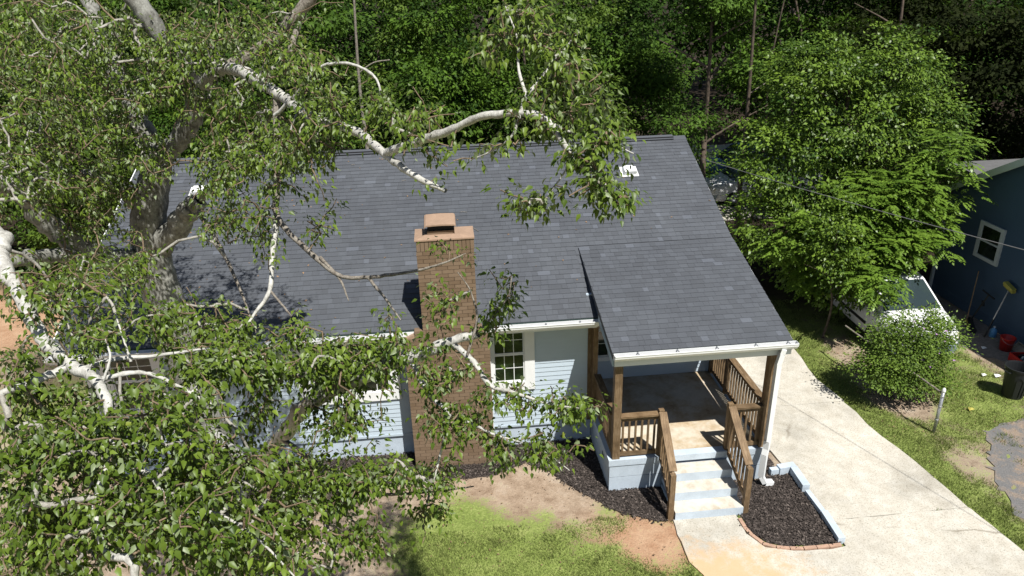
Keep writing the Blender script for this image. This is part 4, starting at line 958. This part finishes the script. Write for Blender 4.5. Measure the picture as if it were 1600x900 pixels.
for a in (-2.0, -1.2): 
    mb = MB()
    pts = [(.0+math.cos(a+t)*(.215+.05*z/.6), math.sin(a+t)*(.215+.05*z/.6), z) for t, z in ((-.25, .08), (-.25, .5), (0, .58), (.25, .5), (.25, .08))]
    mb.tube(pts, .01, 5).build('moulded_rib', 'black_plastic', tc)
bk = thing('bucket', 'red plastic bucket at the foot of the navy wall', 'bucket', (11.1, 2.3, 0))
MB().lathe([(.135, 0), (.165, .33), (.175, .335), (.175, .36), (.16, .36), (.13, .02)], 22, capt=False).build('body', 'red_plastic', bk, smooth=True)
MB().tube([(.17*math.cos(t), -.17*math.sin(t)*.9, .34-.13*math.sin(t)) for t in np.linspace(0, PI, 9)], .005, 5).build('handle', 'silver', bk)
br = thing('broom', 'yellow push broom leaning head up against the navy wall', 'broom', (11.06, 3.0, 0))
MB().beam((0, 0, 0), (.43, .1, 1.28), .026, .026).build('handle', 'silver', br); MB().beam((.0, 0, 0), (.17, .04, .5), .03, .03).build('grip', 'black_plastic', br)
MB().beam((.44, -.06, 1.27), (.44, .27, 1.36), .1, .07).build('block', 'yellow', br); MB().beam((.42, -.07, 1.33), (.42, .26, 1.42), .12, .07).build('bristles', 'yellow', br)
rk = thing('rake', 'wooden handled lawn rake standing fan down against the navy wall', 'rake', (11.05, 3.72, 0))
MB().beam((0, 0, .15), (.42, .5, 1.35), .028, .028).build('handle', 'wood', rk)
for k in range(9): t = (k-4)*.05; MB().beam((0, 0, .17), (-.05, t*1.1+.0, .01), .012, .006).build('tine', 'yellow', rk)
sk = thing('kick_scooter', 'black kick scooter folded against the navy wall between rake and broom', 'scooter', (11.1, 3.4, 0))
MB().beam((-.15, -.1, .09), (.12, .4, .12), .11, .03).build('deck', 'black_plastic', sk); MB().beam((.1, .36, .12), (.3, .2, .92), .035, .035).build('stem', 'black_plastic', sk)
MB().beam((.3, -.02, .9), (.3, .44, .96), .03, .03).build('handlebar', 'black_plastic', sk); MB().beam((.24, .22, .6), (.28, .32, .7), .06, .06).build('clamp', 'black_plastic', sk)
for p in ((-.2, -.17), (.13, .42)): MB().lathe([(.02, -.012), (.085, -.012), (.085, .012), (.02, .012)], 14).build('wheel', 'rubber', sk, (*p, .085), (PI/2, 0, -.5))
jg = thing('water_jug', 'translucent blue water jug on the ground beside the broom', 'jug', (11.28, 3.0, 0))
MB().lathe([(.08, 0), (.085, .02), (.085, .17), (.07, .21), (.025, .25), (.025, .28)], 14).build('body', 'jug', jg, smooth=True); MB().lathe([(.03, .275), (.03, .3)], 10).build('cap', 'white', jg)
cr = thing('red_crate', 'red rimmed crate of white and black odds and ends by the navy wall', 'crate', (11.0, 1.5, 0), R(-4)); cr.scale = (.8, .8, .8)
for a, b_, c_, d in ((-.25, .25, -.38, -.35), (-.25, .25, .35, .38)): MB().box(a, b_, c_, d, .02, .26).build('side', 'red_plastic', cr)
for a, b_ in ((-.28, -.25), (.25, .28)): MB().box(a, b_, -.38, .38, .02, .27).build('side', 'red_plastic', cr)
MB().box(-.24, .24, -.35, .35, .0, .03).build('base', 'dark', cr)
for k, (yy, m_) in enumerate([(-.28, 'white'), (-.14, 'black_plastic'), (-.02, 'white'), (.12, 'navytrim'), (.24, 'black_plastic')]):
    pc = MB().box(-.15, .15, -.02, .02, 0, .24).build('flat_box', m_, None, (11.0+.01*k, 1.5+yy*.8, .04), (R(28), 0, R(-4))); tag(pc, ['white flat box at the near end of the red crate', 'black flat box between two white ones in the red crate', 'white flat box in the middle of the red crate', 'grey flat box behind the middle of the red crate', 'black flat box at the far end of the red crate'][k], 'box')
gf = thing('cardboard_tray', 'shallow grey cardboard tray leaning between bucket and red crate', 'tray', (11.32, 2.08, .02), R(0)); gf.rotation_euler = (R(8), R(-50), 0)
MB().box(-.2, .2, -.2, .2, 0, .015).build('base', 'cardboard', gf)
for a in ((-.2, -.18, -.2, .2), (.18, .2, -.2, .2), (-.18, .18, -.2, -.18), (-.18, .18, .18, .2)): MB().box(*a, .015, .07).build('rim', 'cardboard', gf)
for k, (x, y, s_, lab) in enumerate([(10.62, 2.42, .07, 'white scrap of litter at the shade line in front of the red bucket'), (8.7, 1.62, .06, 'white scrap of litter on the grass beside the shrub'), (9.72, 1.2, .06, 'pale scrap of litter on the grass left of the trash can, left one'), (10.0, 1.12, .08, 'white scrap of litter on the grass just behind the trash can'), (8.46, -.1, .07, 'dry yellow leaf scrap on the grass right of the fence post')]):
    V = [(-s_, -s_*.6, .0), (s_*.8, -s_*.5, .02), (s_, s_*.6, .01), (-s_*.7, s_*.7, .03), (0, 0, .05)]
    tag(MB().add(V, [(0, 1, 4), (1, 2, 4), (2, 3, 4), (3, 0, 4)]).build('litter_scrap', 'white' if k < 4 else 'yellow', None, (x, y, .02)), lab, 'litter')

# ------------------------------------------------------------------ the big foreground tree
T = thing('cottonwood_tree', 'huge pale barked tree with drooping leafy branches in front of the house', 'tree', (-6.95, -2.2, 0))
def tl(o): o.matrix_parent_inverse = Matrix.Translation((6.95, 2.2, 0)); return o
NODES = []
def limb(name, pts, r0, r1, mat='bark_white', seg=10, sub=7, cap=False):
    P = spline([at(*p) if len(p) == 3 and abs(p[0]) > 30 or p[0] == 0 else p for p in pts], sub)
    n = len(P); rad = np.linspace(r0, r1, n)*(1+.05*np.sin(np.arange(n)*1.7)+.04*rng.normal(size=n))
    P = P+rng.normal(0, 1, P.shape)*(rad*.1)[:, None]
    V, F = tube_np(P, rad, seg); tl(link(name, mesh_from(name, V, F, mat, None, True), T))
    NODES.extend(P[(n//4 if n > 12 else 0)::2].tolist()); return P
W_ = lambda *p: p
tr = spline([(-6.95, -2.2, -.15), (-6.97, -2.2, .4), at(355, 740, 12.75), at(305, 600, 12.1), at(258, 470, 11.45), at(240, 410, 11.2), at(232, 350, 10.95), at(240, 290, 10.7), at(248, 250, 10.5)], 6)
rad = np.interp(np.arange(len(tr)), [0, 5, 12, 30, 38, len(tr)-1], [.46, .36, .31, .275, .25, .19])*(1+.04*np.sin(np.arange(len(tr))*2.1))
V, F = tube_np(tr, rad, 18); tl(link('trunk', mesh_from('trunk', V, F, 'bark_trunk', None, True), T))
LB = [
 ('limb', [(246, 258, 10.5), (218, 190, 10.5), (190, 130, 10.6), (150, 40, 10.8), (120, -60, 11)], .16, .09, 'bark_trunk'),
 ('limb', [(250, 250, 10.5), (300, 185, 10.1), (303, 130, 9.7), (248, 52, 9.1), (195, -30, 8.8)], .16, .11, 'bark_trunk'),
 ('limb', [(238, 400, 11.2), (278, 352, 10.8), (300, 325, 10.6), (312, 312, 10.5)], .20, .12, 'bark_trunk'),
 ('limb', [(235, 405, 11.2), (170, 405, 10.6), (120, 382, 10.2), (70, 345, 9.8), (32, 300, 9.4), (-40, 280, 8.8)], .18, .12, 'bark_trunk'),
 ('limb', [(150, 402, 10.5), (80, 400, 9.8), (31, 406, 9.3), (-60, 420, 9)], .11, .08, 'bark_trunk'),
 ('limb', [(232, 330, 10.9), (150, 275, 10.3), (90, 295, 10), (40, 270, 9.5)], .11, .05, 'bark_trunk'),
 ('limb', [(-80, 285, 8.8), (-60, 330, 8.2), (0, 370, 7.5), (0, 400, 7.3), (31, 460, 6.9), (67, 527, 6.4), (110, 568, 6.1), (150, 595, 5.8), (170, 640, 5.6), (178, 700, 5.4)], .10, .028, 'bark_white'),
 ('branch', [(112, 570, 6.1), (62, 592, 5.9), (0, 615, 5.7)], .04, .028, 'bark_white'),
 ('branch', [(120, 580, 6.1), (175, 562, 6.1), (240, 556, 6.2), (320, 545, 6.3)], .026, .01, 'bark_white'),
 ('branch', [(155, 594, 5.9), (210, 582, 5.9), (250, 590, 6.0), (300, 615, 6.0), (345, 640, 6)], .024, .008, 'bark_white'),
 ('branch', [(160, 598, 5.8), (172, 560, 5.8), (165, 530, 5.9)], .014, .006, 'bark_white'),
 ('branch', [(205, 565, 6.1), (195, 535, 6.1), (180, 490, 6.2)], .012, .006, 'bark_white'),
 ('branch', [(178, 695, 5.4), (205, 725, 5.4), (243, 752, 5.3), (268, 812, 5.2), (280, 860, 5.1)], .026, .014, 'bark_white'),
 ('branch', [(178, 700, 5.4), (150, 790, 5.2), (165, 862, 5.1), (205, 876, 5.0), (212, 930, 5.0)], .026, .03, 'bark_white'),
 ('limb', [(303, 150, 9.8), (350, 108, 9.0), (410, 130, 8.2), (440, 150, 7.9), (495, 187, 7.2), (560, 208, 6.7), (602, 242, 6.2), (650, 276, 5.9), (697, 298, 5.8)], .085, .018, 'bark_white'),
 ('limb', [(604, 240, 6.15), (640, 226, 5.9), (700, 205, 5.6), (750, 183, 5.4), (815, 177, 5.2), (852, 186, 5.1), (880, 222, 5.0), (897, 250, 4.9), (930, 272, 4.8), (956, 302, 4.7)], .04, .011, 'bark_white'),
 ('branch', [(815, 177, 5.2), (822, 150, 5.3), (842, 127, 5.4), (870, 90, 5.5), (905, 50, 5.6)], .02, .006, 'bark_white'),
 ('branch', [(822, 150, 5.3), (810, 105, 5.4), (808, 60, 5.5), (790, 10, 5.6)], .014, .005, 'bark_white'),
 ('branch', [(812, 180, 5.2), (800, 212, 5.2), (770, 235, 5.3), (735, 250, 5.4)], .012, .004, 'bark_white'),
 ('branch', [(850, 186, 5.1), (900, 210, 5.0), (940, 218, 4.9), (990, 240, 4.9)], .010, .004, 'bark_white'),
 ('branch', [(880, 225, 5.0), (885, 262, 5.0), (860, 300, 5.0), (845, 330, 5.0)], .009, .004, 'bark_white'),
 ('limb', [(350, 108, 9.0), (400, 80, 9.0), (440, 50, 8.8), (490, -10, 8.6)], .085, .07, 'bark_twig'),
 ('branch', [(452, 92, 8.6), (460, 60, 8.7), (475, 20, 8.8)], .05, .03, 'bark_twig'),
 ('branch', [(430, 180, 7.8), (470, 140, 7.5), (500, 105, 7.3), (548, 100, 7.1), (585, 120, 7.0), (596, 148, 7.0)], .022, .012, 'bark_white'),
 ('branch', [(432, 150, 8.0), (433, 240, 7.9), (431, 320, 7.8), (440, 350, 7.7), (482, 392, 7.5), (530, 430, 7.3), (575, 433, 7.2), (640, 425, 7.0), (690, 412, 6.9), (728, 396, 6.9)], .045, .006, 'bark_twig'),
 ('branch', [(575, 433, 7.2), (600, 464, 7.1), (626, 500, 7.0)], .018, .008, 'bark_twig'),
 ('branch', [(433, 330, 7.8), (426, 400, 7.6), (421, 455, 7.4), (400, 487, 7.3), (386, 508, 7.2)], .034, .012, 'bark_white'),
 ('branch', [(500, 402, 7.4), (530, 435, 7.3), (545, 470, 7.2)], .02, .006, 'bark_twig'),
 ('branch', [(423, 455, 7.4), (452, 490, 7.3), (480, 530, 7.2)], .014, .006, 'bark_twig'),
 ('branch', [(312, 312, 10.5), (350, 280, 9.8), (395, 225, 9.2), (430, 170, 8.6)], .05, .02, 'bark_twig'),
 ('branch', [(310, 330, 10.4), (340, 380, 9.6), (370, 440, 9.0), (400, 520, 8.6)], .04, .008, 'bark_twig'),
 ('limb', [(330, 675, 12.4), (392, 728, 10.2), (440, 682, 8.6), (474, 636, 7.8), (540, 600, 7.1), (600, 574, 6.7), (660, 551, 6.4), (700, 535, 6.3), (746, 522, 6.2)], .11, .035, 'bark_white'),
 ('branch', [(706, 536, 6.3), (740, 565, 6.1), (766, 602, 6.0), (800, 612, 5.9), (860, 632, 5.8), (930, 640, 5.7)], .03, .005, 'bark_white'),
 ('branch', [(640, 560, 6.5), (672, 618, 6.3), (700, 645, 6.2), (694, 685, 6.2), (678, 750, 6.2)], .024, .008, 'bark_white'),
 ('branch', [(700, 648, 6.2), (740, 664, 6.1), (776, 680, 6.0), (840, 700, 5.9), (890, 735, 5.8)], .016, .004, 'bark_white'),
 ('branch', [(730, 555, 6.1), (745, 500, 6.1), (735, 455, 6.1), (715, 425, 6.1)], .012, .004, 'bark_twig'),
 ('branch', [(745, 522, 6.2), (790, 470, 6.1), (800, 430, 6.1)], .012, .004, 'bark_twig'),
 ('branch', [(440, 685, 8.5), (520, 740, 7.8), (580, 770, 7.3), (660, 770, 7.0), (740, 760, 6.8)], .03, .006, 'bark_twig'),
 ('branch', [(300, 790, 7.5), (370, 830, 7.0), (440, 800, 6.8), (520, 820, 6.6)], .03, .006, 'bark_twig'),
 ('branch', [(268, 812, 5.2), (330, 800, 5.3), (400, 840, 5.3), (460, 900, 5.2)], .018, .006, 'bark_white'),
 ('branch', [(300, 615, 6.0), (360, 560, 6.3), (420, 560, 6.4), (500, 590, 6.5)], .02, .006, 'bark_white'),
]
for nm, p, a, b_, m_ in LB:
    P = spline([at(*q) for q in p], 7); n = len(P); rad = np.linspace(a, b_, n)*(1+.05*np.sin(np.arange(n)*1.7)+.05*rng.normal(size=n))
    P = P+rng.normal(0, 1, P.shape)*np.minimum(rad*.12, .012)[:, None]
    V, F = tube_np(P, rad, 12 if a > .07 else 7); tl(link(nm, mesh_from(nm, V, F, m_, None, True), T)); NODES.extend(P[2::2].tolist())

# leaf sprays: (px, py, spread x, spread y, sprays, near depth, far depth)
SP = [(60, 60, 95, 75, 190, 8.2, 11.5), (190, 70, 80, 65, 130, 8.5, 11), (60, 190, 80, 70, 170, 7.8, 10.5), (170, 200, 60, 60, 100, 9, 11), (320, 60, 60, 50, 80, 8.5, 10.5), (420, 30, 60, 40, 60, 8, 9.5), (360, 170, 60, 45, 80, 8, 10),
 (60, 290, 80, 40, 90, 8, 10.5), (160, 300, 50, 40, 60, 9.5, 11), (225, 250, 35, 50, 22, 8.5, 10), (250, 130, 45, 40, 50, 8.2, 9.6), (150, 350, 45, 30, 26, 8.5, 10.5), (290, 80, 40, 35, 30, 8, 9), (420, 90, 40, 40, 40, 7.6, 8.8), (150, 410, 60, 25, 34, 8, 10), (90, 450, 80, 35, 75, 6, 8.5), (190, 430, 50, 35, 40, 7.5, 9.5), (150, 520, 70, 30, 50, 5.8, 8),
 (350, 260, 45, 45, 85, 7.6, 10), (420, 240, 35, 60, 60, 7.4, 8.4), (340, 340, 40, 35, 34, 7.6, 9.5), (405, 370, 30, 50, 24, 7.2, 8.2), (480, 130, 45, 50, 70, 6.8, 8.4), (520, 170, 40, 45, 55, 6.5, 7.5), (480, 240, 45, 35, 55, 6.8, 8), (500, 340, 25, 30, 9, 7.2, 7.6),
 (640, 190, 45, 28, 58, 5.5, 6.8), (700, 250, 40, 30, 18, 5.3, 6), (590, 160, 20, 15, 14, 6.5, 7),
 (830, 30, 35, 35, 62, 5.2, 5.8), (770, 60, 25, 40, 26, 5.2, 5.8), (880, 90, 40, 45, 58, 5.2, 5.7), (850, 170, 45, 35, 48, 4.9, 5.4), (920, 160, 28, 30, 42, 4.8, 5.3), (950, 220, 35, 25, 40, 4.6, 5.1), (940, 290, 28, 28, 36, 4.5, 4.9), (820, 320, 28, 22, 26, 4.9, 5.3), (900, 240, 22, 22, 18, 4.7, 5.1), (790, 230, 20, 25, 10, 5.1, 5.4), (975, 310, 12, 16, 12, 4.5, 4.8),
 (260, 500, 50, 30, 60, 6.5, 9), (350, 520, 40, 30, 45, 6.8, 8.5), (330, 570, 60, 30, 110, 5.8, 7.6), (430, 575, 50, 25, 80, 6, 7.2), (530, 570, 45, 35, 80, 6.2, 7.2), (600, 540, 30, 45, 30, 6.2, 6.9), (450, 520, 30, 25, 20, 6.8, 7.3),
 (540, 660, 55, 35, 42, 6.2, 7.4), (400, 650, 40, 30, 26, 6.2, 8), (250, 660, 70, 50, 110, 5.0, 6.6), (130, 700, 90, 45, 110, 5.0, 6.4), (30, 560, 30, 50, 22, 5.6, 6.6), (40, 720, 60, 40, 60, 5.2, 6.2), (320, 740, 70, 50, 120, 5, 7), (210, 800, 100, 50, 170, 4.8, 6.6), (60, 820, 80, 45, 130, 5.0, 7), (60, 890, 90, 40, 90, 5.0, 7.5), (330, 850, 80, 50, 150, 4.8, 7), (450, 760, 55, 50, 100, 5.8, 7.8), (430, 860, 60, 45, 100, 5.5, 8), (540, 760, 50, 35, 70, 6, 7.5), (620, 740, 50, 25, 42, 6, 7.2), (560, 850, 50, 30, 40, 6, 7.5), (660, 800, 50, 18, 18, 6.3, 7),
 (40, 640, 50, 40, 30, 5.6, 7), (120, 640, 40, 40, 30, 5.4, 6.6), (690, 590, 45, 45, 46, 5.9, 6.5), (720, 650, 50, 35, 42, 5.9, 6.5), (690, 480, 22, 35, 20, 6, 6.5), (790, 470, 20, 35, 22, 6, 6.4), (770, 510, 30, 15, 14, 6, 6.4), (800, 620, 35, 30, 22, 5.7, 6.2), (880, 640, 35, 22, 30, 5.6, 6.0), (860, 700, 40, 30, 26, 5.6, 6.1), (790, 700, 35, 35, 18, 5.8, 6.2), (700, 745, 50, 25, 24, 6, 6.6), (930, 630, 10, 10, 5, 5.6, 5.8), (735, 400, 6, 6, 2, 6.7, 6.9), (685, 370, 14, 25, 5, 6.6, 7)]
C = []; CS = []
for (px, py, sx, sy, n, d0, d1) in SP:
    n = int(n*((.85 if py > 560 else .66) if px > 600 else (1.45 if py < 330 and px < 400 else (1.0 if py < 420 else .98))))
    for k in range(n):
        x = px+rng.normal()*sx*.62; y = py+rng.normal()*sy*.62; d = rng.uniform(d0, d1)
        if x > 1005: continue
        C.append(at(x, y, d)); CS.append(.66 if x > 600 else (.74 if y > 420 else .72))
C = np.array(C); CS = np.array(CS); NP = np.array(NODES); BASE = len(NP)
# keep the trunk fork in sight
dist = np.array([np.min(np.linalg.norm(NP-c, axis=1)) for c in C]); order = np.argsort(dist)
pos = np.zeros((BASE+len(C)*4, 3)); pos[:BASE] = NP; par = [-1]*BASE; cntn = BASE; ends = []; es = []
for q in order:
    c = C[q]; dd = np.linalg.norm(pos[:cntn]-c, axis=1)+(pos[:cntn, 2] < c[2]-.4)*.3; k = int(np.argmin(dd)); a = pos[k]; L = np.linalg.norm(c-a)
    if L > 2.0: continue
    m_ = 1 if L < .25 else (2 if L < .6 else 3); prev = k
    for s_ in range(1, m_+1):
        t = s_/m_; p = a*(1-t)+c*t+np.array([0, 0, .12*L*math.sin(PI*t)])+(rng.normal(0, .035*L, 3) if s_ < m_ else 0)
        pos[cntn] = p; par.append(prev); prev = cntn; cntn += 1
    ends.append(prev); es.append(CS[q])
load = np.zeros(cntn)
for e in ends:
    k = e
    while k >= 0: load[k] += 1; k = par[k]
Vs, Fs, b, V2, F2, b2 = [], [], 0, [], [], 0
for k in range(BASE, cntn):
    a = pos[par[k]]; c = pos[k]; r1 = .002+.0025*math.sqrt(load[k]); r0 = min(.002+.0025*math.sqrt(load[par[k]]), r1*1.6)
    mid = (a+c)/2+rng.normal(0, .012, 3)
    v, f = tube_np([a, mid, c], [r0, (r0+r1)/2, r1], 5)
    if load[k] > 9: Vs.append(v); Fs.append(f+b); b += len(v)
    else: V2.append(v); F2.append(f+b2); b2 += len(v)
tl(link('twigs', mesh_from('twigs', np.concatenate(Vs), np.concatenate(Fs), 'bark_pale', None, True), T, kind='stuff'))
tl(link('fine_twigs', mesh_from('fine_twigs', np.concatenate(V2), np.concatenate(F2), 'bark_red', None, True), T, kind='stuff'))
E_ = pos[ends]; ne = len(E_); PA = pos[[par[e] for e in ends]]
out = E_-PA; out /= np.linalg.norm(out, axis=1)[:, None]+1e-9
per = 17; ci = np.repeat(np.arange(ne), per); n = ne*per
t = rng.random(n)
off = rng.normal(size=(n, 3))*np.array([.08, .08, .06])*np.array(es)[ci][:, None]; P = E_[ci]-out[ci]*(t*.16)[:, None]+off
D = off/np.array(es)[ci][:, None]*5+out[ci]*.35+rng.normal(size=(n, 3))*.28; D[:, 2] -= .75
N_ = np.cross(np.cross(D, np.array([0, 0, 1.])), D); N_ /= np.linalg.norm(N_, axis=1)[:, None]+1e-9; N_ += rng.normal(size=(n, 3))*.35; N_ += np.array([.1, -.2, .3])
S = (.045+.065*rng.random(n)**1.3)*np.array(es)[ci]; fl = rng.random(n) < .10; N_[fl] *= -1; tn = np.clip(.45*rng.random(n)+.5*rng.random(ne)[ci], 0, .94); tn[rng.random(n) < .015] = 1.
tl(link('foliage', leaves_mesh('foliage', P, D, N_, S, 'leaf_big', False, tn), T, kind='stuff'))
print('sprays', ne, 'leaves', n)

# fallen leaves and twigs lying on the roof
n = 150; x = np.concatenate([rng.uniform(-9.5, 3.2, 90), rng.normal(-7, 1.6, 60)]); y = rng.uniform(-.2, 5.1, n); k = ~((x > -.1) & (y < 1.6)) & ~((x > -3.8) & (x < -2) & (y < .3)); x = x[k]; y = y[k]; n = len(x); u = rng.random(n)*2*PI
nr_ = np.array([0, -math.sin(ang), math.cos(ang)]); tx = np.stack([np.cos(u), np.sin(u)*math.cos(ang), np.sin(u)*math.sin(ang)], 1)
rl_ = link('fallen_leaves', leaves_mesh('fallen_leaves', np.stack([x, y, roofz(y)+.012], 1), tx, nr_+rng.normal(0, .25, (n, 3)), rng.uniform(.03, .07, n), 'litter', True), kind='stuff')
mb = MB()
for q in range(16):
    xx = rng.uniform(-9, 2.5); yy = rng.uniform(1.7, 4.8); a = rng.uniform(0, PI); L = rng.uniform(.08, .25); p0 = np.array([xx, yy, roofz(yy)+.014]); p1 = p0+np.array([math.cos(a)*L, math.sin(a)*L*math.cos(ang), math.sin(a)*L*math.sin(ang)])
    mb.tube([p0, (p0+p1)/2+[0, 0, .01], p1], .005, 4)
mb.build('fallen_twigs', 'bark_twig', None, kind='stuff')
